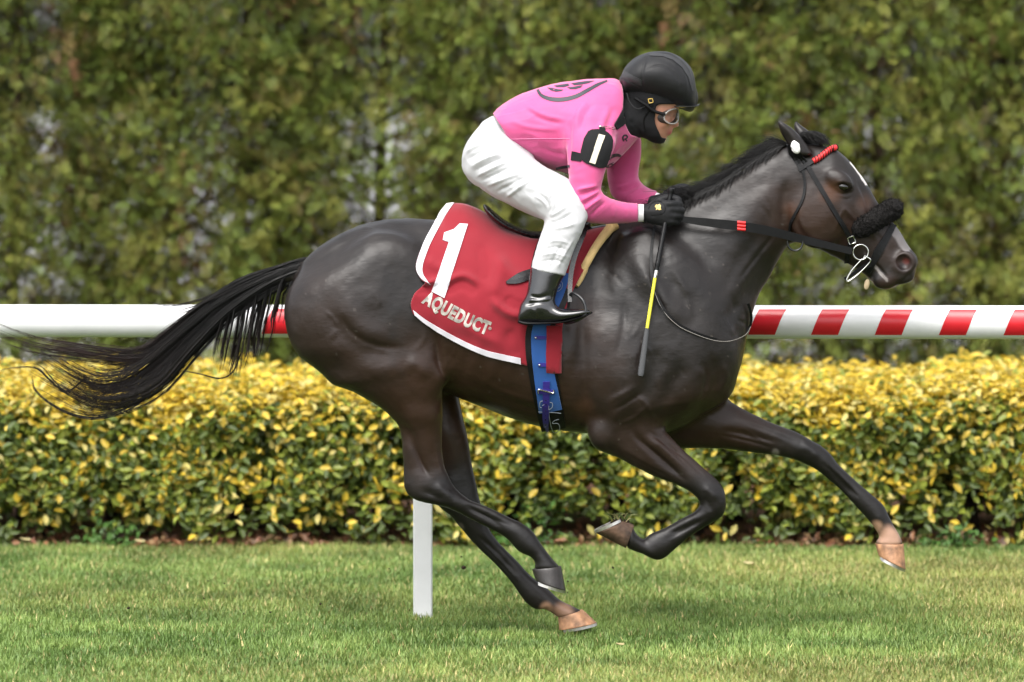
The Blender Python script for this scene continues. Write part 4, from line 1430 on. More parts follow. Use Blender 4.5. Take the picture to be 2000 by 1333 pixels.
# saddle
saddle = empty('racing_saddle', 'small black leather racing saddle on the red saddle cloth', 'saddle', P(1040, 460, 0))
sf = Field(.004, 7)
for k_, st in enumerate(([((947, 399), (944, 407), .05, 0), ((955, 404), (953, 421), .095, 0), ((982, 427), (975, 440), .105, 0), ((1015, 444), (1010, 457), .095, 0), ((1056, 454), (1056, 468), .08, 0), ((1100, 450), (1100, 466), .075, 0), ((1134, 434), (1138, 455), .055, 0), ((1148, 428), (1152, 445), .03, 0)],)):
    sf.add(*loft(st, n=32), k=.01)
sf.solve(1)
sv, sq = sf.mesh()
part('seat', relax(sv, sq, 2), sq, M_leather, saddle)
for s in (-1, 1):
    strap('flap', [(1082, 462), (1068, 500), (1056, 545), (1052, 590)], [46, 52, 46, 34], M_leather, saddle, .006, .005, BV2, s, cross=7, smooth=True)
strap('billet_strap', [(1046, 534), (1024, 541), (1006, 548), (988, 553)], [17, 19, 19, 5], M_leather, saddle, .004, .004, BV2)
strap('stirrup_leather', [(1147, 440), (1134, 470), (1121, 505), (1114, 545), (1113, 590)], [9, 11, 10, 9, 8], M_leather, saddle, .004, .005, None, ydepth=[-.19, -.245, -.275, -.30, -.33])
strap('stirrup_leather', [(1147, 440), (1134, 470), (1121, 505), (1114, 545), (1113, 590)], [9, 11, 10, 9, 8], M_leather, saddle, .004, .005, None, ydepth=[.19, .245, .275, .30, .33], side=1)
for s in (-1, 1):
    arch = cr([P(1143, 615, s * .385), P(1144, 603, s * .382), P(1137, 585, s * .372), P(1120, 573, s * .345), P(1112, 580, s * .315), P(1110, 600, s * .295), P(1106, 622, s * .292)], 6)
    tread = np.array([P(1145, 614, s * .386), P(1125, 626, s * .36), P(1105, 630, s * .30), P(1104, 622, s * .29)])
    v, f_ = joinvf([tube(arch, .0055, 8), tube(cr(tread, 5), .008, 8)])
    part('stirrup', v, f_, mat('stirrup_black', (.012, .012, .013), rough=.3, spec=.6) if s < 0 else bpy.data.materials['stirrup_black'], saddle)
# foam pad edge in front of the saddle
fp = cr([(1200, 443), (1186, 456), (1162, 488), (1142, 524), (1124, 561)], 6)
fr = np.interp(np.linspace(0, 1, len(fp)), [0, .12, .5, .9, 1], [.024, .019, .0155, .0145, .009])
pp = []
for q in fp:
    h = hit(q[0], q[1], .010, -1, BV2)
    pp.append(h[0] if h is not None else P(*q, -.05))
pp = np.array(pp)
for _ in range(12):
    pp[1:-1, 1] = .25 * pp[:-2, 1] + .5 * pp[1:-1, 1] + .25 * pp[2:, 1]
for side in (-1, 1):
    v, f_ = tube(np.array(pp) * (1, -side, 1), fr, 12)
    part('foam_pad', v, f_, M_foam, saddle)

# girth
girth = empty('girth', 'blue and black girth strap round the belly', 'girth', P(1065, 700, -.28))
strap('girth_band', [(1095, 560), (1078, 600), (1058, 632), (1052, 665), (1061, 730), (1074, 800), (1082, 838)], [46, 46, 52, 56, 56, 52, 48], M_strap, girth, .003, .003, BV2, cross=7, smooth=True)
strap('girth_band', [(1095, 560), (1078, 600), (1058, 632), (1052, 665), (1061, 730), (1074, 800), (1082, 838)], [46, 46, 52, 56, 56, 52, 48], M_strap, girth, .003, .003, BV2, side=1, cross=7, smooth=True)
strap('blue_webbing', [(1100, 535), (1087, 575), (1062, 625), (1053, 655), (1059, 712), (1069, 765), (1076, 801)], [26, 28, 30, 32, 38, 42, 44], M_blue, girth, .007, .003, BV2, cross=7, smooth=True)
for x, y in ((1053, 659), (1060, 712)):
    strap('keeper_loop', [(x - 9, y), (x + 12, y)], 7, M_purple, girth, .011, .003, BV2)
    h = hit(x - 7, y, .017, -1, BV2); v, f_ = ellipsoid(h[0], (.004, .003, .004), 0, 10, 6)
    part('rivet', v, f_, M_steel, girth)
strap('buckle_strap', [(1067, 744), (1067, 775), (1067, 810), (1068, 836)], [13, 13, 12, 9], M_purple, girth, .012, .004, BV2)
v, f_ = joinvf([tube(cr([hit(x, y, .021, -1, BV2)[0] for x, y in ((1052, 763), (1053, 757), (1067, 760), (1081, 763), (1081, 757))], 4), .0028, 6)])
part('buckle', v, f_, M_steel, girth)
strap('keeper_loop', [(1050, 761), (1083, 763)], 7, M_purple, girth, .013, .005, BV2)
for i in range(6):
    h = hit(1067, 778 + i * 9, .0165, -1, BV2)
    if h is not None:
        v, f_ = ellipsoid(h[0], (.0022, .0012, .0022), 0, 8, 5); part('strap_hole', v, f_, M_strap, girth)
M_print = mat('pale_print', (.33, .36, .42), rough=.5)
sw = [(1062 - 3, 792), (1056, 790), (1056, 782), (1062, 781), (1064, 786), (1060, 789)]
lp = [hit(x, y, .0125, -1, BV2)[0] for x, y in cr(sw, 4)]
lp2 = [hit(x, y, .0125, -1, BV2)[0] for x, y in cr([(1074, 783), (1079, 785), (1079, 792), (1073, 795), (1072, 789)], 4)]
v, f_ = joinvf([tube(lp, .0012, 4), tube(lp2, .0012, 4), tube([hit(x, y, .0115, -1, BV2)[0] for x, y in ((1053, 800), (1064, 801), (1080, 801), (1096, 803))], .0012, 4)])
part('printed_emblem', v, f_, M_print, girth)
lp = [hit(x, y, .0125, -1, BV2)[0] for x, y in cr([(1088, 556), (1094, 553), (1098, 558), (1096, 567), (1089, 572), (1085, 566), (1088, 556)], 4)]
lp2 = [hit(x, y, .0125, -1, BV2)[0] for x, y in cr([(1090, 567), (1091, 560), (1094, 560), (1093, 564), (1091, 565)], 4)]
v, f_ = joinvf([tube(lp, .0011, 4), tube(lp2, .0011, 4)])
part('printed_emblem', v, f_, M_print, girth)
lp = cr([(1092, 815), (1084, 817), (1080, 822), (1090, 822), (1094, 828), (1092, 836), (1084, 840), (1079, 833), (1074, 812), (1072, 790)], 5)
part('loose_cord', *tube([hit(x, y, .012, -1, BV2)[0] if hit(x, y, .012, -1, BV2) is not None else P(x, y, -.2) for x, y in lp], .0013, 5), M_print, girth)

decal('front_panel', [(1067, 636), (1096, 636), (1097, 690), (1097, 728), (1082, 729), (1067, 727)], M_red, cloth, BV2, .016, th=.005, step=8)
# ------------------------------------------------------------------ bridle and reins
bridle = empty('bridle', 'black bridle with red browband and black fleece noseband', 'bridle', P(1620, 400, -.09))
for s in (-1, 1):
    strap('headpiece', [(1540, 283), (1546, 298), (1556, 315), (1565, 330)], 9, M_strap, bridle, .003, .004, side=s)
    strap('cheekpiece', [(1553, 290), (1563, 305), (1577, 324), (1601, 365), (1630, 415), (1650, 448), (1660, 464)], 8.5, M_strap, bridle, .003, .005, side=s)
    strap('throat_lash', [(1566, 331), (1571, 345), (1572, 376), (1565, 398), (1553, 420), (1543, 442), (1541, 470)], 5, M_strap, bridle, .004, .003, side=s)
    strap('browband', [(1560, 333), (1572, 326), (1586, 317), (1598, 311)], 8, M_strap, bridle, .006, .004, side=s)
    strap('drop_noseband', [(1744, 440), (1734, 460), (1722, 480), (1712, 497), (1703, 516), (1697, 532)], [10, 12, 15, 17, 13, 8], M_strap, bridle, .003, .004, side=s)
    strap('noseband', [(1668, 458), (1660, 476), (1655, 495), (1655, 512)], 9, M_strap, bridle, .003, .004, side=s)
# red wrapped browband: a roll right across the forehead
bb = []
for s, lst in ((-1, [(1588, 317), (1600, 310), (1612, 301), (1622, 294), (1631, 289)]), (1, [(1629, 289), (1616, 297), (1604, 304), (1590, 314)])):
    for q in lst:
        h = hit(q[0], q[1], .006, s)
        bb.append(h[0] if h is not None else P(q[0], q[1], s * .03))
bb = resample(cr(bb, 6), 120)
rr = .0095 + .0022 * np.abs(np.sin(np.linspace(0, 22 * math.pi, 120)))
part('red_browband_wrap', *tube(bb, rr, 12), M_red_tape, bridle)
cr_ = []
for k in range(11):
    i = 4 + k * 5
    t = bb[i + 1] - bb[i]; t /= np.linalg.norm(t)
    u = np.cross(t, (0, 1, 0)); u /= np.linalg.norm(u); ww = np.cross(t, u)
    a = np.linspace(-1.2, 1.6, 8)
    cr_.append(tube([bb[i] + .0112 * (np.cos(x) * -ww * np.sign(ww[1]) + np.sin(x) * u) + t * .004 * x for x in a], .0018, 5))
part('black_binding', *joinvf(cr_), M_strap, bridle)
# fleece roll over the nose
fl = []
for s, lst in ((-1, [(1664, 451), (1680, 445), (1700, 434), (1722, 421), (1738, 412)]), (1, [(1735, 413), (1718, 424), (1696, 437), (1670, 449)])):
    for q in lst:
        h = hit(q[0], q[1], .014, s)
        fl.append(h[0] if h is not None else P(q[0], q[1], s * .02))
fl = resample(cr(fl, 8), 90)
fl[:, 2] += np.sin(np.linspace(0, math.pi, 90)) * .006; fl[:, 0] += np.sin(np.linspace(0, math.pi, 90)) * .012
frad = np.interp(np.linspace(0, 1, 90), [0, .04, .1, .9, .96, 1], [.012, .031, .036, .036, .031, .012])
v, f_ = tube(fl, frad, 40)
nv_ = v - np.repeat(fl, 40, 0)
v = v + nv_ * (vnoise(v, 95, 31) * .12 + vnoise(v, 190, 32) * .10)[:, None]
fleece_o = part('fleece_noseband', v, f_, M_fleece, bridle)
fz = []
for _ in range(4200):
    i = nr.integers(0, len(v)); d = nv_[i] / (np.linalg.norm(nv_[i]) + 1e-9); d = d + nr.normal(0, .5, 3)
    fz.append(np.array([v[i] - d * .001, v[i] + d * .0025 + nr.normal(0, .0012, 3), v[i] + d * .0032 + nr.normal(0, .0022, 3)]))
fo_ = strands('fleece_pile', fz, bridle, M_fleece, .0011, .0006, None, 4)
fo_.parent = fleece_o; fo_.location = (0, 0, 0)
fleece_o['kind_note'] = ''
del fleece_o['kind_note']
# bit
for s in (-1, 1):
    yb = s * .083
    ring = [P(1681 + 15 * math.cos(t), 493 + 15 * math.sin(t), yb) for t in np.linspace(0, 2 * math.pi, 25)[:-1]]
    part('bit_ring', *tube(ring, .0026, 8, closed=True), M_steel, bridle)
    lp = cr([P(1688, 500, yb), P(1700, 507, yb), P(1696, 516, yb - s * .004), P(1676, 536, yb - s * .004), P(1658, 549, yb), P(1654, 546, yb), P(1664, 528, yb), P(1684, 506, yb)], 5)
    part('bit_shank', *tube(lp, .0028, 7), M_steel, bridle)
    h = hit(1663, 469, .007, s)
    c = h[0]
    bk = [c + np.array((x * .011 - z * .004, s * .004, z * .012 + x * .004)) for x, z in ((-1, -1), (1, -1), (1, 1), (-1, 1))]
    part('buckle', *tube(resample(np.array(bk + [bk[0]]), 17)[:-1], .002, 6, closed=True), M_steel, bridle)
part('mouthpiece', *tube([P(1690, 503, -.08), P(1697, 512, 0), P(1690, 503, .08)], .006, 8), M_steel, bridle)
strap('chin_strap', [(1702, 516), (1690, 520), (1676, 528), (1662, 538), (1650, 546)], [10, 8, 7, 6, 7], M_strap, bridle, .003, .003, None, ydepth=[-.06, -.055, -.05, -.045, -.04])

reins = empty('reins', 'black rubber grip reins with red tape running from hands to bit', 'reins', P(1500, 450, -.12))
RL = [(1318, 427), (1350, 431), (1400, 437), (1445, 442), (1500, 451), (1560, 466), (1610, 478), (1664, 491)]
for s in (-1, 1):
    dep = [s * .10, s * .125, s * .14, s * .14, s * .125, s * .105, s * .095, s * .088]
    line = RL if s < 0 else [(x + 2, y - 8 * (1 - i / 7)) for i, (x, y) in enumerate(RL)]
    strap('rein', line, [10, 15, 18, 18, 17, 16, 14, 13], M_strap, reins, 0, .005, None, side=s, ydepth=dep)
for i, yy in enumerate((434.5, 441, 447.5)):
    a = P(1440, yy, -.149); b = P(1456, yy + 1.5, -.149)
    part('red_tape', *tube([a, (a + b) / 2 + (0, -.001, 0), b], .0062, 8), M_red_tape, reins)
# running ring below the rein, and the slack loop hanging from the hands
rg = [P(1553 + 15 * math.cos(t), 474 + 16 * math.sin(t), -.115) for t in np.linspace(-.2, math.pi + .2, 16)]
part('martingale_ring', *tube(rg, .004, 8), mat('dark_ring', (.05, .05, .052), rough=.25, metal=.8), reins)
SL = [(1279, 440), (1273, 475), (1271, 510), (1275, 552), (1283, 580), (1298, 608), (1318, 629), (1340, 643), (1384, 660), (1415, 665), (1440, 660), (1458, 650), (1466, 636), (1468, 620), (1465, 603), (1455, 580)]
sl = cr(SL, 6); sl = resample(sl, 60)
pth = []
for i, q in enumerate(sl):
    h = hit(q[0], q[1], .006)
    yv = h[0][1] if h is not None else -.02
    pth.append(yv)
pth = np.array(pth)
for _ in range(6):
    pth[1:-1] = np.minimum(pth[1:-1], .5 * (pth[:-2] + pth[2:]))
strap('slack_rein', [tuple(q) for q in sl[::3]], [5, 5, 6, 7, 7, 6, 5, 5, 5], M_strap, reins, 0, .004, None, ydepth=list(pth - .002))
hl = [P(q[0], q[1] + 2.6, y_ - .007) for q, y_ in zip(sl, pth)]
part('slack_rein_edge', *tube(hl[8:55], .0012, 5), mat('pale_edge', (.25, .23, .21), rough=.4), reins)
# ------------------------------------------------------------------ the jockey
M_pink = fabric('pink_silk', (0.60, 0.085, 0.24), rough=.55, sheen=.35, wv=700, noise=.05)
M_breech = fabric('white_breeches', (0.47, 0.47, 0.48), rough=.6, sheen=.15, wv=600, noise=.03)
M_boot = mat('patent_boot', (0.008, 0.008, 0.009), rough=.16, spec=.6, coat=.6, noise=.3, nscale=20, bump=.08, bscale=60, rvar=.05)
M_skin = mat('skin', (0.50, 0.25, 0.17), rough=.5, subs=.08, noise=.12, nscale=30, attr=True)
M_black_knit = fabric('black_knit', (0.009, 0.009, 0.010), rough=.8, sheen=.03, wv=500, noise=.2)
M_helmet = fabric('black_helmet_cover', (0.013, 0.013, 0.014), rough=.5, sheen=.04, wv=500, noise=.12)
M_glove = fabric('black_glove', (0.009, 0.009, 0.010), rough=.6, sheen=.04, wv=500, noise=.2)
M_dark_print = mat('dark_print', (0.028, 0.030, 0.040), rough=.55)
M_grey_rib = fabric('charcoal_panel', (0.034, 0.034, 0.036), rough=.5, sheen=.05)
M_white_cuff = fabric('white_cuff', (0.80, 0.76, 0.78))
M_cream_tape = mat('cream_tape', (0.74, 0.66, 0.50), rough=.5)
M_lens = mat('goggle_lens', (0.92, 0.94, 0.95), rough=.04, spec=.6, trans=1.0)
M_lens.node_tree.nodes['Principled BSDF'].inputs['IOR'].default_value = 1.12
M_clear_rim = mat('clear_rim', (0.75, 0.72, 0.68), rough=.15, trans=.6)

ARM_N = [((1112, 225), (1198, 238), .06, -.14), ((1111, 275), (1200, 282), .062, -.19), ((1113, 329), (1181, 330), .056, -.215), ((1114, 365), (1172, 362), .05, -.225), ((1118, 395), (1172, 374), .048, -.23), ((1126, 417), (1178, 382), .048, -.228),
         ((1145, 431), (1190, 389), .046, -.215), ((1178, 436), (1206, 394), .044, -.19), ((1212, 435), (1228, 398), .038, -.16), ((1244, 433), (1248, 400), .030, -.135)]
ARM_F = [((1165, 235), (1246, 250), .06, .14), ((1180, 285), (1251, 290), .058, .18), ((1187, 330), (1245, 330), .052, .20), ((1190, 362), (1246, 350), .046, .20), ((1198, 384), (1256, 362), .045, .19), ((1222, 398), (1270, 371), .042, .165), ((1258, 408), (1288, 377), .033, .12)]
TORSO = [((961, 226), (982, 258), .13, 0), ((985, 203), (1003, 298), .155, 0), ((1022, 184), (1040, 314), .165, 0), ((1069, 168), (1082, 331), .172, 0), ((1110, 161), (1120, 340), .178, 0), ((1145, 157), (1158, 338), .18, 0), ((1180, 156), (1188, 326), .17, 0), ((1207, 158), (1212, 306), .14, 0), ((1222, 176), (1232, 286), .10, 0), ((1238, 205), (1246, 268), .07, 0)]


def thigh(s):
    k = 0 if s < 0 else 6
    return [((911, 316), (938, 262), .075, s * .07), ((915, 342 - k), (972, 264), .108, s * .095), ((943, 370 - k), (1025, 300), .112, s * .125), ((981, 392 - k), (1062, 326), .105, s * .155), ((1022, 413 - k), (1095, 342), .095, s * .185), ((1048, 424 - k), (1120, 360), .086, s * .21), ((1063, 430 - k), (1138, 388), .076, s * .235),
            ((1063, 442), (1147, 418), .07, s * .25), ((1058, 456), (1141, 440), .066, s * .268), ((1051, 480), (1125, 478), .060, s * .285), ((1043, 505), (1112, 510), .056, s * .298), ((1038, 526), (1102, 540), .053, s * .306)]


PELV = [((909, 308), (928, 270), .06, 0), ((905, 330), (944, 238), .13, 0), ((925, 358), (975, 226), .155, 0), ((970, 372), (1010, 240), .15, 0), ((1010, 350), (1040, 270), .12, 0)]
SHIN = lambda s: [((1042, 510), (1108, 520), .045, s * .30), ((1037, 532), (1100, 542), .044, s * .308), ((1031, 565), (1088, 572), .041, s * .32), ((1022, 595), (1082, 590), .040, s * .33)]
FOOT = lambda s: [((1015, 606), (1015, 629), .026, s * .33), ((1022, 592), (1020, 631), .034, s * .33), ((1046, 582), (1046, 632), .036, s * .333), ((1074, 590), (1072, 632), .037, s * .338), ((1094, 602), (1092, 630), .042, s * .345), ((1120, 604), (1118, 624), .043, s * .352), ((1142, 604), (1142, 616), .035, s * .358), ((1153, 607), (1153, 612), .02, s * .36)]
HEAD = [((1248, 136), (1326, 140), .05, 0), ((1224, 155), (1342, 164), .070, 0), ((1217, 180), (1338, 195), .076, 0), ((1224, 208), (1322, 222), .071, 0), ((1232, 230), (1312, 240), .064, 0), ((1242, 248), (1305, 256), .057, 0), ((1254, 262), (1300, 268), .046, 0), ((1266, 270), (1296, 274), .03, 0)]
NECK = [((1170, 176), (1200, 294), .125, 0), ((1190, 186), (1222, 282), .098, 0), ((1204, 192), (1240, 270), .078, 0), ((1216, 194), (1252, 262), .068, 0), ((1226, 196), (1266, 256), .062, 0)]


def hand(f, s, dx, dy, y0, off=0.0, k=.006):
    """A fist: palm, four bent fingers of unequal length round the rein, thumb over the top."""
    A = lambda st, kk=k: f.add(*loft([((a[0] + dx, a[1] + dy), (b[0] + dx, b[1] + dy), w_, y0 + y_ * -s) for a, b, w_, y_ in st], n=18, per=4), k=kk, off=off)
    A([((1248, 403), (1249, 432), .024, .01), ((1262, 401), (1262, 434), .024, .004), ((1280, 395), (1281, 439), .026, -.004), ((1298, 392), (1300, 442), .024, -.008), ((1312, 395), (1314, 440), .020, -.006)], .01)
    for i, (y, ln, r) in enumerate(((400, 1.0, .0108), (411.5, 1.08, .0112), (423, 1.0, .0108), (433.5, .84, .0098))):
        xk = (1310, 1313, 1312, 1308)[i] + dx; yy = y + dy
        pts = [P(xk - 16, yy, y0 + s * .014), P(xk, yy - 1, y0 + s * .016), P(xk + 13 * ln, yy, y0 + s * .002), P(xk + 17 * ln, yy + 1, y0 - s * .016), P(xk + 9 * ln, yy + 2, y0 - s * .034), P(xk - 4, yy + 2, y0 - s * .036)]
        c = cr(pts, 4)
        rr = np.interp(np.linspace(0, 1, len(c)), [0, .2, .45, .6, .85, 1], [r * 1.05, r * 1.12, r * .98, r * 1.05, r * .9, r * .7])
        v, q = tube(c, rr, 12)
        q4 = np.array([x for x in q if len(x) == 4]); n = len(v)
        v = np.concatenate([v, [c[0], c[-1]]])
        t3 = [(j, (j + 1) % 12, n)[::-1] for j in range(12)] + [((len(c) - 1) * 12 + j, (len(c) - 1) * 12 + (j + 1) % 12, n + 1) for j in range(12)]
        f.add(v, q4, np.array(t3), k=k * .6, off=off)
    c = cr([P(1274 + dx, 402 + dy, y0 - s * .012), P(1290 + dx, 391 + dy, y0 - s * .020), P(1307 + dx, 386 + dy, y0 - s * .022), P(1322 + dx, 390 + dy, y0 - s * .018), P(1329 + dx, 394 + dy, y0 - s * .014)], 4)
    rr = np.interp(np.linspace(0, 1, len(c)), [0, .4, .6, .85, 1], [.014, .0125, .0115, .0115, .008])
    v, q = tube(c, rr, 12); q4 = np.array([x for x in q if len(x) == 4]); n = len(v)
    v = np.concatenate([v, [c[0], c[-1]]])
    t3 = [(j, (j + 1) % 12, n)[::-1] for j in range(12)] + [((len(c) - 1) * 12 + j, (len(c) - 1) * 12 + (j + 1) % 12, n + 1) for j in range(12)]
    f.add(v, q4, np.array(t3), k=k, off=off)


HANDS = ((-1, 0, 0, -.115), (1, 26, -20, .075))
jockey = empty('person', 'jockey in pink silks, white breeches and black helmet crouching over the dark horse', 'person', P(1060, 450, 0))

# the body itself, one continuous figure (mostly under the clothes)
bf = Field(.006, 7)
IN = -.018
for st, k in ((TORSO[1:-2], .02), (ARM_N, .03), (ARM_F, .03), (PELV, .03), (thigh(-1), .03), (thigh(1), .03), (SHIN(-1), .02), (SHIN(1), .02), (FOOT(-1), .02), (FOOT(1), .02)):
    bf.add(*loft(st, cap=.04 if len(st) == len(TORSO) - 3 else .35), k=k, off=IN)
for h_ in HANDS:
    hand(bf, *h_, off=-.003)
bf.add(*loft(NECK), k=.02, off=-.012)
bf.add(*loft(HEAD, n=40), k=.015, off=-.002)
FB = lambda px, py, y, r, k=.008, op='u', rot=0.0: bf.ball(P(px, py, y), r, k, op, rot)
FB(1316.5, 243, 0, (.021, .0135, .014), .010)
FB(1298, 252, 0, (.024, .032, .020), .012)           # nose
FB(1313, 232, 0, (.014, .010, .028), .012, rot=-.2)
for s in (-1, 1):
    FB(1310, 249, s * .011, (.009, .006, .006), .006)   # wings of the nose
    FB(1304, 227, s * .032, (.016, .013, .012), .010, 's')   # eye sockets
    FB(1303, 227, s * .030, (.012, .010, .010), .004)     # eyes
    FB(1296, 240, s * .040, (.022, .016, .018), .015)     # cheekbones
FB(1308.5, 256.5, 0, (.0115, .021, .0052), .004)
FB(1306, 262.5, 0, (.0110, .019, .0056), .004)
FB(1294, 272, 0, (.016, .018, .012), .01)
bf.solve(1)
jp, jq = bf.mesh()
jp = relax(jp, jq, 2)
juv = pix(jp)
jc = np.tile(np.array((.48, .23, .155)), (len(jp), 1)) * (1 + .08 * vnoise(jp, 40, 51))[:, None]
for px, py, r, c, a in ((1309, 260, 8, (.42, .11, .10), .95), (1316, 246, 9, (.52, .20, .14), .5), (1296, 240, 12, (.55, .25, .17), .4)):
    m = a * np.exp(-((juv[:, 0] - px) ** 2 + (juv[:, 1] - py) ** 2) / (r * r * .6)); jc += (np.array(c) - jc) * m[:, None]
part('body', jp, jq, M_skin, jockey, col=np.clip(jc, 0, 1))
for s in (-1, 1):
    v, f_ = ellipsoid(P(1305.5, 227, s * .030), (.006, .007, .0035), 0, 12, 8)
    part('eye', v, f_, M_eye, jockey)


def garment(name, lofts, m, off=0.0, vox=.0045, folds_=(), cut=None, extra=None, noise=.0012, rel=2, blur=1, shell=True, wr=None):
    f = Field(vox, 8)
    for st, k in lofts:
        f.add(*loft(st, n=36, cap=.22), k=k, off=off)
    if extra:
        extra(f)
    f.solve(blur)
    p, q = f.mesh()
    p = relax(p, q, rel)
    n = vnormals(p, q); u = pix(p)
    d = vnoise(p, 22, 61) * noise + vnoise(p, 55, 62) * noise * .4
    if wr:
        amp, ang, fu, fv = wr
        ca, sa = math.cos(ang), math.sin(ang)
        q3 = np.stack([(p[:, 0] * ca + p[:, 2] * sa) * fu, p[:, 1] * (fu + fv) / 2, (-p[:, 0] * sa + p[:, 2] * ca) * fv], 1)
        wv = vnoise(q3 + vnoise(p, 9, 66)[:, None] * .8, 1.0, 67)
        d += amp * (1 - 2 * np.sqrt(np.abs(wv)))
    for ln, r, dep, side in folds_:
        m_ = (p[:, 1] * side > -.02) if side else np.ones(len(p), bool)
        ix = np.nonzero(m_)[0]
        dist, t = seg_dist(u[ix], ln)
        d[ix] += 1.15 * dep * np.exp(-(dist / r) ** 2) * sm(t, 0, .3) * sm(1 - t, 0, .3)
    p = p + n * d[:, None]
    if cut is not None:
        keep = cut(p, pix(p))
        fk = keep[q].all(1)
        q = q[fk]
        used = np.unique(q); remap = np.full(len(p), -1); remap[used] = np.arange(len(used))
        p, n, q = p[used], n[used], remap[q]
        # draw the hems into clean lines
        e = np.concatenate([q[:, [0, 1]], q[:, [1, 2]], q[:, [2, 3]], q[:, [3, 0]]])
        key = np.sort(e, 1); key = key[:, 0] * len(p) + key[:, 1]
        uq, inv, cnt = np.unique(key, return_inverse=True, return_counts=True)
        rim_ = e[cnt[inv] == 1]
        for _ in range(30):
            acc = np.zeros_like(p); c_ = np.zeros(len(p))
            for a_, b_ in ((0, 1), (1, 0)):
                np.add.at(acc, rim_[:, a_], p[rim_[:, b_]]); np.add.at(c_, rim_[:, a_], 1)
            ii = np.nonzero(c_ > 1)[0]
            p[ii] += .5 * (acc[ii] / c_[ii, None] - p[ii])
        if shell:      # hems have an edge of their own
            p2, q2 = thick(p, q, np.zeros(3))
            p2[len(p):] = p - n * .004
            return part(name, p2, q2, m, jockey), p, q
    return part(name, p, q, m, jockey), p, q


def fan(lines, r, d, side=0):
    return [(ln, r, d, side) for ln in lines]


# breeches
bfolds = fan([[(985, 300), (950, 310), (915, 330)], [(1000, 312), (960, 330), (925, 348)], [(970, 278), (935, 285), (905, 300)], [(1030, 335), (985, 350), (945, 366)], [(1045, 345), (1010, 370), (985, 388)]], 3.2, .0062) + \
    fan([[(992, 306), (955, 320), (920, 338)], [(1010, 322), (970, 340), (935, 356)], [(975, 288), (940, 297), (908, 315)], [(1040, 340), (1000, 360), (965, 378)]], 3.2, -.0055) + \
    fan([[(1068, 372), (1075, 395), (1072, 415)], [(1085, 378), (1080, 405), (1075, 425)], [(1110, 400), (1090, 415), (1072, 425)], [(1130, 435), (1100, 445), (1070, 450)], [(1040, 380), (1060, 392), (1072, 408)]], 3, .0055, -1) + \
    fan([[(1077, 375), (1077, 400), (1073, 420)], [(1120, 415), (1095, 430), (1070, 438)], [(1050, 376), (1066, 392), (1074, 412)]], 3, -.0055, -1) + \
    fan([[(1118, 480), (1090, 470), (1062, 478)], [(1110, 505), (1080, 495), (1048, 505)], [(1125, 460), (1100, 500), (1085, 530)], [(1060, 470), (1064, 500), (1060, 525)]], 3, .0042, -1) + \
    fan([[(1112, 492), (1085, 483), (1056, 492)], [(1106, 516), (1080, 508), (1046, 516)], [(1105, 470), (1085, 500), (1075, 530)]], 3, -.0042, -1) + \
    fan([[(1010, 375), (1040, 390), (1062, 405)], [(960, 345), (1010, 362), (1060, 372)]], 8, .004, -1)


def brcut(p, u):
    leg = np.hypot(u[:, 0] - 1070, u[:, 1] - 534) < 60
    return ~(leg & (u[:, 1] > 527.5 + (u[:, 0] - 1038) * .2))


bre, brp, brq = garment('breeches', [(PELV, .03), (thigh(-1), .04), (thigh(1), .04)], M_breech, .002, folds_=bfolds, cut=brcut, wr=(.0010, -.55, 7, 38))
# boots
for s in (-1, 1):
    st = [((1037, 524), (1103, 536), .052, s * .306), ((1034, 545), (1094, 552), .050, s * .312), ((1030, 568), (1087, 572), .046, s * .32), ((1024, 588), (1083, 590), .043, s * .328), ((1019, 602), (1084, 602), .040, s * .332)]
    bo, bp_, bq_ = garment('boot', [(st, .02), (FOOT(s), .02)], M_boot, .001, vox=.004, noise=.0008, folds_=fan([[(1030, 577), (1052, 582), (1078, 576)], [(1022, 597), (1050, 590), (1082, 590)]], 4, -.005, s) + fan([[(1028, 585), (1052, 588), (1080, 583)], [(1040, 600), (1046, 615), (1047, 628)]], 3.5, .003, s))
    sole = loft([((1014, 624), (1014, 633), .027, s * .33), ((1030, 627), (1030, 636), .036, s * .332), ((1058, 628), (1058, 634), .033, s * .336), ((1092, 627), (1092, 632), .040, s * .345), ((1120, 621), (1120, 626), .041, s * .352), ((1144, 614), (1145, 618), .034, s * .358), ((1155, 609), (1156, 613), .016, s * .36)], n=20)
    part('sole', sole[0], [tuple(map(int, x)) for x in sole[1]] + [tuple(map(int, x)) for x in sole[2]], M_strap, bo)
    if s < 0:
        bo['label'] = 'glossy black boot in the near stirrup'

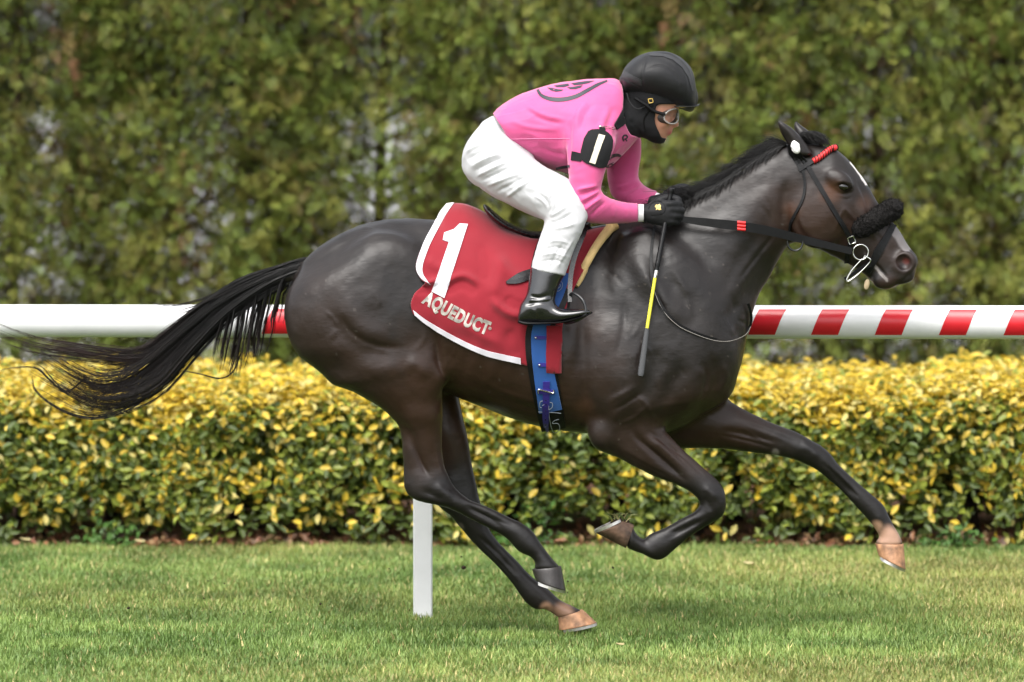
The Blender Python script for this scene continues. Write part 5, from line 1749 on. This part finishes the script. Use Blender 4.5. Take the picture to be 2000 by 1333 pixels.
# jersey
jf = fan([[(1115, 235), (1112, 280), (1116, 325)]], 5, -.006, -1) + fan([[(1108, 245), (1105, 280), (1110, 320)]], 8, .004, -1) + \
    fan([[(1172, 372), (1150, 385), (1130, 395)], [(1170, 362), (1145, 368), (1122, 372)], [(1178, 384), (1155, 400), (1138, 415)]], 3, .0058, -1) + \
    fan([[(1172, 367), (1148, 376), (1126, 384)], [(1175, 378), (1152, 392), (1134, 406)], [(1185, 392), (1165, 410), (1150, 425)]], 3, -.0055, -1) + \
    fan([[(1010, 270), (1050, 300), (1085, 320)], [(1000, 240), (1040, 265), (1090, 280)], [(1120, 340), (1110, 310), (1108, 280)]], 10, .003, 0) + \
    fan([[(1200, 205), (1190, 235), (1180, 262)], [(1215, 230), (1205, 255), (1198, 280)]], 6, -.004, -1) + fan([[(1192, 205), (1182, 232), (1172, 256)]], 7, .004, -1) + \
    fan([[(1246, 350), (1225, 362), (1200, 368)], [(1258, 364), (1235, 378), (1215, 388)]], 3.5, .004, 1) + fan([[(1250, 357), (1228, 370), (1205, 378)]], 3.5, -.004, 1) + \
    fan([[(1020, 200), (1060, 225), (1110, 235)], [(1150, 196), (1130, 222), (1122, 262)], [(990, 235), (1040, 250), (1100, 255)]], 5, .0042) + fan([[(1022, 210), (1062, 234), (1110, 243)], [(1162, 200), (1143, 225), (1132, 262)], [(1050, 285), (1085, 300), (1112, 300)]], 5, -.0042) + fan([[(1195, 400), (1200, 415), (1198, 430)], [(1222, 402), (1226, 418), (1222, 432)]], 4, .0016, -1)


def jcut(p, u):
    neck = (u[:, 0] > np.interp(u[:, 1], [150, 190, 215, 240, 262, 274], [1214, 1219, 1217, 1221, 1231, 1262])) & (np.abs(p[:, 1]) < .125) & (u[:, 1] < 274)
    hem = (u[:, 0] < 985) & (np.abs(p[:, 1]) < .2) & (u[:, 0] < 964 + (u[:, 1] - 226) * .62)
    cuffn = (p[:, 1] < 0) & (u[:, 0] > 1247) & (u[:, 1] > 360)
    cufff = (p[:, 1] > 0) & (u[:, 1] > 355) & (u[:, 0] - 1280 + (u[:, 1] - 392) * .25 > 0)
    return ~(neck | hem | cuffn | cufff)


jer, jep, jeq = garment('jersey', [([((952, 236), (968, 256), .12, 0)] + TORSO, .02), (ARM_N, .045), (ARM_F, .045)], M_pink, .003, folds_=jf, cut=jcut, wr=(.0013, .45, 6, 22))
JBV = BVHTree.FromPolygons([tuple(x) for x in jep], [tuple(x) for x in jeq.tolist()])
# cuffs
for s, a in ((-1, [((1247, 399), (1246.5, 434), .0315, -.133)] + [((1257, 399.5), (1257, 433.5), .029, -.124)]), (1, [((1282, 376), (1264, 408), .034, .12), ((1290, 379), (1272, 411), .031, .112)])):
    c = loft(a, n=24, per=3, cap=0)
    part('cuff', c[0], [tuple(map(int, x)) for x in c[1]] + [tuple(map(int, x)) for x in c[2]], M_white_cuff, jockey)
# seams, collar and prints on the jersey


def line_on(name, line, r, m, bv=JBV, off=.001, root=jockey, side=-1):
    pts = []
    for q in resample(cr(line, 6) if len(line) > 2 else np.array(line, float), 24):
        h = hit(q[0], q[1], off, side, bv)
        if h is not None:
            pts.append(h[0])
    return part(name, *tube(np.array(pts), r, 5), m, root)


M_seam = fabric('pale_seam', (0.82, 0.30, 0.52))
line_on('seam', [(998, 272), (1050, 271), (1113, 271)], .0009, M_seam)
decal('collar', [(1220, 202), (1212, 221), (1199, 244), (1204, 254), (1216, 246), (1222, 240), (1220, 222)], M_black_knit, jockey, JBV, .005, th=.004, step=6)
TH = np.linspace(0, 1, 14)


def ribbon_poly(line, w_):
    g = resample(cr(line, 6), 26)
    t = np.gradient(g, axis=0); t /= np.linalg.norm(t, axis=1, keepdims=True)
    n = np.stack([-t[:, 1], t[:, 0]], 1)
    w_ = np.interp(np.linspace(0, 1, 26), np.linspace(0, 1, len(w_)), w_)[:, None] / 2
    return [tuple(q) for q in g + n * w_] + [tuple(q) for q in (g - n * w_)[::-1]]


decal('ring_print', ribbon_poly([(1050, 176), (1057, 187), (1075, 194), (1100, 195), (1125, 189), (1148, 177), (1168, 166), (1186, 158.5)], [5, 7, 8, 8, 7.5, 7, 6, 3]), M_dark_print, jockey, JBV, .0018, step=9)
for pl in ([(1069, 172), (1078, 173), (1090, 175.5), (1100, 176), (1096, 179), (1086, 180), (1076, 177.5)], [(1108, 171.5), (1118, 171), (1128, 169), (1138, 167.5), (1134, 172), (1124, 175), (1114, 175)], [(1082, 168.5), (1095, 166.5), (1110, 164.5), (1112, 168), (1100, 171), (1088, 171)], [(1116, 164), (1130, 161.5), (1146, 159.5), (1160, 159), (1150, 163), (1136, 166), (1122, 167.5)]):
    decal('scallop_print', pl, M_dark_print, jockey, JBV, .0018, step=9)
decal('chest_print', ribbon_poly([(1186, 312), (1196, 305), (1206, 303), (1213, 306)], [5, 6, 6, 4]), M_dark_print, jockey, JBV, .002, step=6)
decal('chest_print', ribbon_poly([(1184, 326), (1193, 323), (1200, 318)], [3, 7, 4]), M_dark_print, jockey, JBV, .002, step=6)
decal('hem_print', ribbon_poly([(1086, 330), (1098, 327), (1113, 325)], [4, 5, 5]), M_dark_print, jockey, JBV, .002, step=6)
for pl in (ribbon_poly([(1218, 276), (1216, 270), (1218, 265), (1223, 264)], [2.6, 2.6, 2.6, 2.6]), ribbon_poly([(1223, 264), (1225, 268), (1222, 271), (1219, 272)], [2.2, 2.2, 2.2, 2]), ribbon_poly([(1221, 271), (1223, 274), (1224, 276)], [2.2, 2.2, 2])):
    decal('collar_emblem', pl, M_dark_print, jockey, JBV, .002, step=6)
# number band on the arm
decal('arm_band', [(1149, 258), (1156, 254.5), (1167, 254), (1178, 256), (1187, 261), (1193, 268), (1195.5, 276), (1194, 290), (1188, 310), (1182, 326), (1176, 328.5), (1168, 328), (1146, 320), (1134, 311), (1135, 296), (1141, 272)], M_black_knit, jockey, JBV, .006, step=7, th=.006)
strap('arm_strap', [(1118, 305), (1126, 306), (1137, 309)], [18, 17, 15], M_black_knit, jockey, .002, .004, JBV)
decal('white_strip', [(1168.5, 264), (1180, 267), (1161, 321), (1151, 318)], M_cream_tape, jockey, JBV, .0085, step=9)
line_on('safety_pin', [(1172, 249), (1182, 248), (1196, 251), (1198, 254), (1186, 253), (1174, 250)], .0012, M_steel, off=.006)
v, f_ = ellipsoid(hit(1172, 249, .006, -1, JBV)[0], (.006, .004, .0035), 0, 10, 8)
part('pin_head', v, f_, M_steel, jockey)
strap('arm_tab', [(1174, 250), (1176, 258)], [9, 11], M_black_knit, jockey, .004, .003, JBV)

# gloves
for h_ in HANDS:
    gf = Field(.0035, 8)
    hand(gf, *h_, off=.0025)
    gf.solve(1)
    gp, gq = gf.mesh()
    gp = relax(gp, gq, 1)
    gp += vnormals(gp, gq) * (vnoise(gp, 70, 71) * .0012)[:, None]
    g_o = part('glove', gp, gq, M_glove, jockey)
    if h_[0] < 0:
        GBV = BVHTree.FromPolygons([tuple(x) for x in gp], [tuple(x) for x in gq.tolist()])
        e = decal('gold_emblem', [(1279, 404), (1282, 400), (1285, 401), (1288, 399), (1291, 403), (1290, 407), (1292, 410), (1287, 411), (1285, 409), (1281, 411), (1282, 407)], M_gold, jockey, GBV, .002, step=6)
        line_on('glove_seam', [(1266, 409), (1275, 396), (1290, 394), (1298, 402), (1299, 412), (1291, 418), (1272, 421)], .0011, M_strap, GBV, .0008)
        strap('glove_cuff', [(1258, 400), (1258, 416), (1259, 434)], [8, 9, 8], M_glove, jockey, .003, .003, GBV)

# balaclava round head and neck
FACE = [(1282, 222), (1279, 232), (1281, 243), (1286, 254), (1290, 262), (1294, 271)]


def facecut(p, u):
    ex = np.interp(u[:, 1], [a[1] for a in FACE], [a[0] for a in FACE])
    return ~((u[:, 0] > ex) & (u[:, 1] > 205) & (u[:, 1] < 270))


bal, _, _ = garment('balaclava', [(NECK, .03), (HEAD, .02)], M_black_knit, .006, vox=.004, noise=.0015, cut=facecut,
                    folds_=fan([[(1232, 240), (1245, 252), (1262, 262)], [(1222, 215), (1232, 232), (1236, 255)]], 5, .004) + fan([[(1228, 232), (1240, 248), (1256, 262)]], 4, -.004))

# helmet
HEL = [((1212, 150), (1214, 168), .05, 0), ((1222, 130), (1222, 182), .088, 0), ((1243, 112), (1245, 188), .113, 0), ((1268, 102), (1272, 195), .124, 0), ((1295, 100.5), (1300, 203), .124, 0), ((1320, 107), (1328, 212), .113, 0), ((1340, 121), (1345, 219), .092, 0), ((1354, 143), (1355, 216), .062, 0), ((1360.5, 175), (1360, 203), .03, 0)]
hel_f = fan([[(1266, 103), (1255, 140), (1252, 188)], [(1214, 150), (1235, 162), (1252, 170)], [(1255, 140), (1290, 128), (1322, 150), (1332, 200)]], 2.2, -.003) + fan([[(1272, 104), (1310, 106), (1345, 140), (1354, 200)], [(1268, 110), (1300, 114), (1335, 145), (1343, 205)]], 3, .0025) + fan([[(1252, 188), (1275, 196), (1300, 204), (1340, 214)]], 3, .003)
hel, hep, heq = garment('helmet', [(HEL, .02)], M_helmet, 0, vox=.004, folds_=hel_f, noise=.0012)
HBV = BVHTree.FromPolygons([tuple(x) for x in hep], [tuple(x) for x in heq.tolist()])
decal('grey_panel', [(1266, 106), (1285, 104.5), (1307, 108), (1326, 117), (1340, 132), (1350, 151), (1355, 178), (1351, 178), (1344, 152), (1332, 133), (1314, 118), (1294, 111), (1270, 110)], M_grey_rib, hel, HBV, .0022, step=4)
decal('grey_panel', [(1216, 141), (1221, 139), (1236, 148), (1254, 157), (1254, 168), (1236, 162), (1215, 152)], M_grey_rib, hel, HBV, .0022, step=4)
# peak
pk = []
for a in np.linspace(-1.25, 1.25, 25):
    row = []
    for k in np.linspace(0, 1, 5):
        c0 = P(1300, 208, 0)
        rx, ry = (.092 + .034 * k), (.088 + .016 * k)
        row.append(c0 + np.array((rx * math.cos(a), ry * math.sin(a), -.006 - .030 * (math.cos(a) - .3) * .35 + .002 * k - .014 * abs(math.sin(a)) + (.020 if True else 0))))
    pk.append(row)
pv, pf = gridvf(np.array(pk)); pv2, pf2 = thick(pv, pf, np.array((0, 0, -.004)))
part('peak', pv2, pf2, mat('peak_plastic', (.02, .02, .021), rough=.25), hel)
# harness and buckle
line_on('chin_strap', [(1224, 184), (1231, 202), (1243, 212), (1255, 210), (1266, 201), (1270, 196)], .0012, M_grey_rib, BVHTree.FromPolygons([tuple(x) for x in hep] + [], [tuple(x) for x in heq.tolist()]), .002, hel) if False else None
for s in (-1, 1):
    ys = s * .083
    part('chin_strap', *tube(cr([P(1224, 182, ys), P(1230, 200, ys), P(1242, 212, ys * .98), P(1254, 211, ys * .97), P(1268, 202, ys), P(1272, 196, ys * 1.05)], 5), .0018, 6), M_grey_rib, hel)
    part('chin_strap', *tube(cr([P(1276, 197, ys * 1.02), P(1268, 214, ys * .95), P(1258, 232, ys * .85), P(1260, 252, ys * .7), P(1272, 268, ys * .4), P(1280, 276, 0)], 5), .0028, 6), M_strap, hel)
    sq_ = [P(1266, 194, s * .094), P(1274, 193, s * .094), P(1276, 200, s * .092), P(1268, 202, s * .092)]
    part('strap_buckle', *tube(resample(np.array(sq_ + [sq_[0]]), 13)[:-1], .0016, 6, closed=True), M_gold, hel)
# goggles: two round lenses on a curved frame, clear rim, black band


def gpt(a, z, out=0.0):
    return P(1279, z, 0) + np.array(((.087 + out) * math.cos(a), (.079 + out) * math.sin(a), 0))


gl = None
for s in (-1, 1):
    rows = []
    for r in np.linspace(0, 1, 7):
        rows.append([gpt(s * (.66 + .54 * r * math.cos(t)), 227.5 + 14.5 * r * math.sin(t) + 2.5 * r * math.cos(t), .006 * (1 - r * r)) for t in np.linspace(0, 2 * math.pi, 29)])
    rows = np.array(rows)
    lv, lf = gridvf(rows)
    lv2, lf2 = thick(lv, lf, np.array((-.0012, 0, 0)))
    o = part('goggles' if gl is None else 'lens', lv2, lf2, M_lens, jockey if gl is None else gl)
    gl = gl or o
    rim = rows[-1][:-1]
    part('rim', *tube(rim, .0030, 7, closed=True), M_clear_rim, gl)
    sk = np.array([rim + (rim - rim.mean(0)) * .04, rim * .5 + (rim + np.array((-.010, -s * .004, 0))) * .5, rim + np.array((-.022, -s * .010, 0))])
    sk = np.concatenate([sk, sk[:, :1]], 1)
    part('face_seal', *thick(*gridvf(sk), np.array((-.002, 0, 0))), mat('smoky_seal', (.05, .043, .038), rough=.4) if s < 0 else bpy.data.materials['smoky_seal'], gl)
    part('goggle_band', *tube(cr([gpt(s * 1.17, 224, .004), P(1276, 217, s * .085), P(1262, 206, s * .09), P(1240, 192, s * .088)], 4), .0062, 8), M_strap, gl)

# whip held in the near hand
whip = empty('riding_crop', 'long riding crop with yellow shaft held upright in the near gloved hand', 'riding crop', P(1265, 640, -.2))
wy0, wy1 = -.118, -.30
WP = lambda t: (1311 + (1251 - 1311) * t, 369.5 + (735 - 369.5) * t)


def wpt(t):
    # lies along the line of the photograph, leaning out to clear the shoulder
    x = np.interp(t, [0, .2, .43, .48, .74, 1], [1311, 1298, 1282.5, 1279, 1264, 1251]); y = 369.5 + 365.5 * t
    return P(x, y, np.interp(t, [0, .15, .4, 1], [-.10, -.125, -.22, -.285]))


tt = np.linspace(0, .435, 60)
hr = .0082 + .0014 * np.abs(np.sin(tt * 75 * 1.0)) * (tt > .2)
hr[:4] = [.012, .0135, .0125, .010]
part('handle', *tube([wpt(t) for t in tt], hr, 12), M_strap, whip)
v, f_ = ellipsoid(wpt(0.001), (.014, .014, .004)); part('knob', v, f_, M_strap, whip)
part('ferrule', *tube([wpt(t) for t in np.linspace(.432, .475, 6)], [.0075, .008, .0075, .0078, .0075, .007], 12), M_steel, whip)
part('shaft', *tube([wpt(t) for t in np.linspace(.47, .745, 20)], .0064, 10), mat('yellow_shaft', (.72, .66, .05), rough=.4), whip)
fl_v = []
pl = [wpt(t) for t in np.linspace(.735, 1, 20)]
frw = np.interp(np.linspace(0, 1, 20), [0, .15, .5, .95, 1], [.0065, .009, .0105, .0115, .009])
v, f_ = tube(pl, frw, 12)
c_ = np.repeat(np.array(pl), 12, 0); v = c_ + (v - c_) * np.array((1, .55, 1))
part('flap', v, f_, mat('grey_foam_flap', (.055, .056, .06), rough=.7), whip)
# ------------------------------------------------------------------ small loose things
M_clod = nmat('clod_soil', [(.3, (.015, .010, .007)), (.7, (.050, .032, .018))], 60, bump=1.0, bscale=120)
for n_, (px, py, y, r) in enumerate(((905, 1109, -.05, 5.0), (1197, 1109, -.1, 2.6), (901, 1088, .02, 2.0), (1098, 1073, -.15, 1.6), (1149, 1096, 0, 1.6), (854, 1094, .1, 1.5), (863, 1112, .1, 1.5), (1109, 1136, -.2, 2.0), (1108, 1157, -.2, 1.7),
                                      (251, 1188, .1, 3.2), (438, 1140, .1, 2.2), (406, 1135, .2, 1.6), (528, 1196, .1, 2.6), (626, 1180, 0, 2.8), (476, 1199, .1, 1.7), (398, 1169, .2, 1.7), (760, 1111, .1, 1.6))):
    c = P(px, py, y); r_ = r / 530.0
    v, f = ellipsoid((0, 0, 0), (r_, r_ * .8, r_ * .7), rnd.uniform(-1, 1), 10, 7)
    v = v * (1 + .35 * vnoise(v / r_ + n_ * 5, 1.3, 200 + n_))[:, None]
    o = mesh_obj('dirt_clod', v, f, M_clod)
    o.location = c
    big = {0: 'largest dark dirt clod flying in the air beside the hind legs', 1: 'dark dirt clod flying in the air below the folded foreleg', 9: 'dark dirt clod flying low at the far left over the grass'}
    tag(o, big.get(n_, 'tiny dark dirt clod flying low over the grass at the left of the picture' if px < 800 else 'tiny dark dirt clod flying in the air around the horse hooves'), 'dirt clod', 'dirt clods thrown up by the hooves')
# tuft of turf on the lifted fore hoof
tf = []
for k in range(46):
    x, y = nr.uniform(1192, 1230), nr.uniform(1014, 1020)
    L_ = nr.uniform(8, 24)
    a = nr.uniform(-1.0, 1.0)
    yy = -.125 + nr.uniform(-.035, .035)
    tf.append(np.array([P(x, y, yy), P(x + math.sin(a) * L_ * .5, y - L_ * .55, yy - .004), P(x + math.sin(a) * L_ * 1.1, y - L_ * .85 * math.cos(a), yy - .01)]))
tuft = empty('grass_tuft', 'tuft of torn turf stuck on the upturned front hoof', 'turf', P(1212, 1018, -.125))
strands('blades', tf, tuft, M_grass, .0022, .0005, lambda i, t: np.repeat((np.array(((.10, .13, .03), (.20, .20, .06), (.06, .10, .02), (.30, .26, .12))[i % 4]))[None], len(t), 0), 5)
v, f = ellipsoid(P(1211, 1020, -.125), (.034, .026, .010), -.05, 14, 8)
part('soil_lump', v + (vnoise(v, 60, 5) * .006)[:, None], f, M_clod, tuft)
# dry leaves on the grass
M_dry = mat('dry_leaf', (.36, .30, .14), rough=.7, noise=.2)
for n_, (px, py, s, lb) in enumerate(((49, 1057, 6.5, 'pale dry leaf on the grass at the far left edge'), (273, 1060, 6, 'pale dry leaf on the grass below the dark hedge stem'), (1461, 1103, 5.5, 'pale dry leaf on the grass behind the stretched foreleg'), (1210, 1262, 4.5, 'pale dry leaf on the grass beside the standing hoof'))):
    o_ = np.array((0, -CAM_D, CAM_H)); d = P(px, py, 0) - o_
    c = o_ + d * ((CAM_H - .045) / -d[2])
    L_ = s / 480.0
    rows = np.array([[(x * L_ * 2.0, w_ * L_ * .9 * math.sqrt(max(0, 1 - x * x)), .006 + .25 * L_ * (x * x + w_ * w_)) for w_ in np.linspace(-1, 1, 5)] for x in np.linspace(-.97, .97, 9)])
    v, f = gridvf(rows); v2, f2 = thick(v, f, np.array((0, 0, -.0012)))
    o = mesh_obj('dry_leaf', v2, f2, M_dry); o.location = c; o.rotation_euler = (.35, .1, rnd.uniform(-.6, .6))
    tag(o, lb, 'leaf')
# weeds at the foot of the hedge
for n_, (px, py, Y, h, lb) in enumerate(((215, 1046, HEDGE_Y - .03, .10, 'low green weed on the bare bed at the left, below the tail'), (1050, 1000, HEDGE_Y + .02, .22, 'light green leafy weed in the hedge gap behind the horse belly'), (1870, 1062, HEDGE_Y - .06, .09, 'low green weed at the hedge foot on the far right'), (1015, 1050, HEDGE_Y - .05, .07, 'tiny green weed at the hedge foot behind the hind legs'))):
    c = P(px, py, Y); c[2] = 0
    g = np.random.default_rng(300 + n_)
    k = 90
    q = np.stack([g.normal(0, .07, k), g.normal(0, .03, k), np.abs(g.normal(0, .5, k)) * h + .015], 1)
    if n_ == 1:
        q[:, 2] = g.uniform(.15, 1, k) * h
    V, F, C = leaves(q, np.tile(np.array((0, -.6, .8)), (k, 1)), .038, np.array((.07, .15, .03)) * g.uniform(.7, 1.4, (k, 1)), g)
    root = empty('weed', lb, 'weed', c)
    mesh_obj('leaves', V, F, M_leaf, root, True, C)
    mesh_obj('stem', *joinvf([tube([np.array((0, 0, -.01)), np.array((g.normal(0, .02), 0, h * .5)), np.array((g.normal(0, .06), 0, h * .95))], [.004, .003, .0015], 5) for _ in range(5)]), M_bark, root)
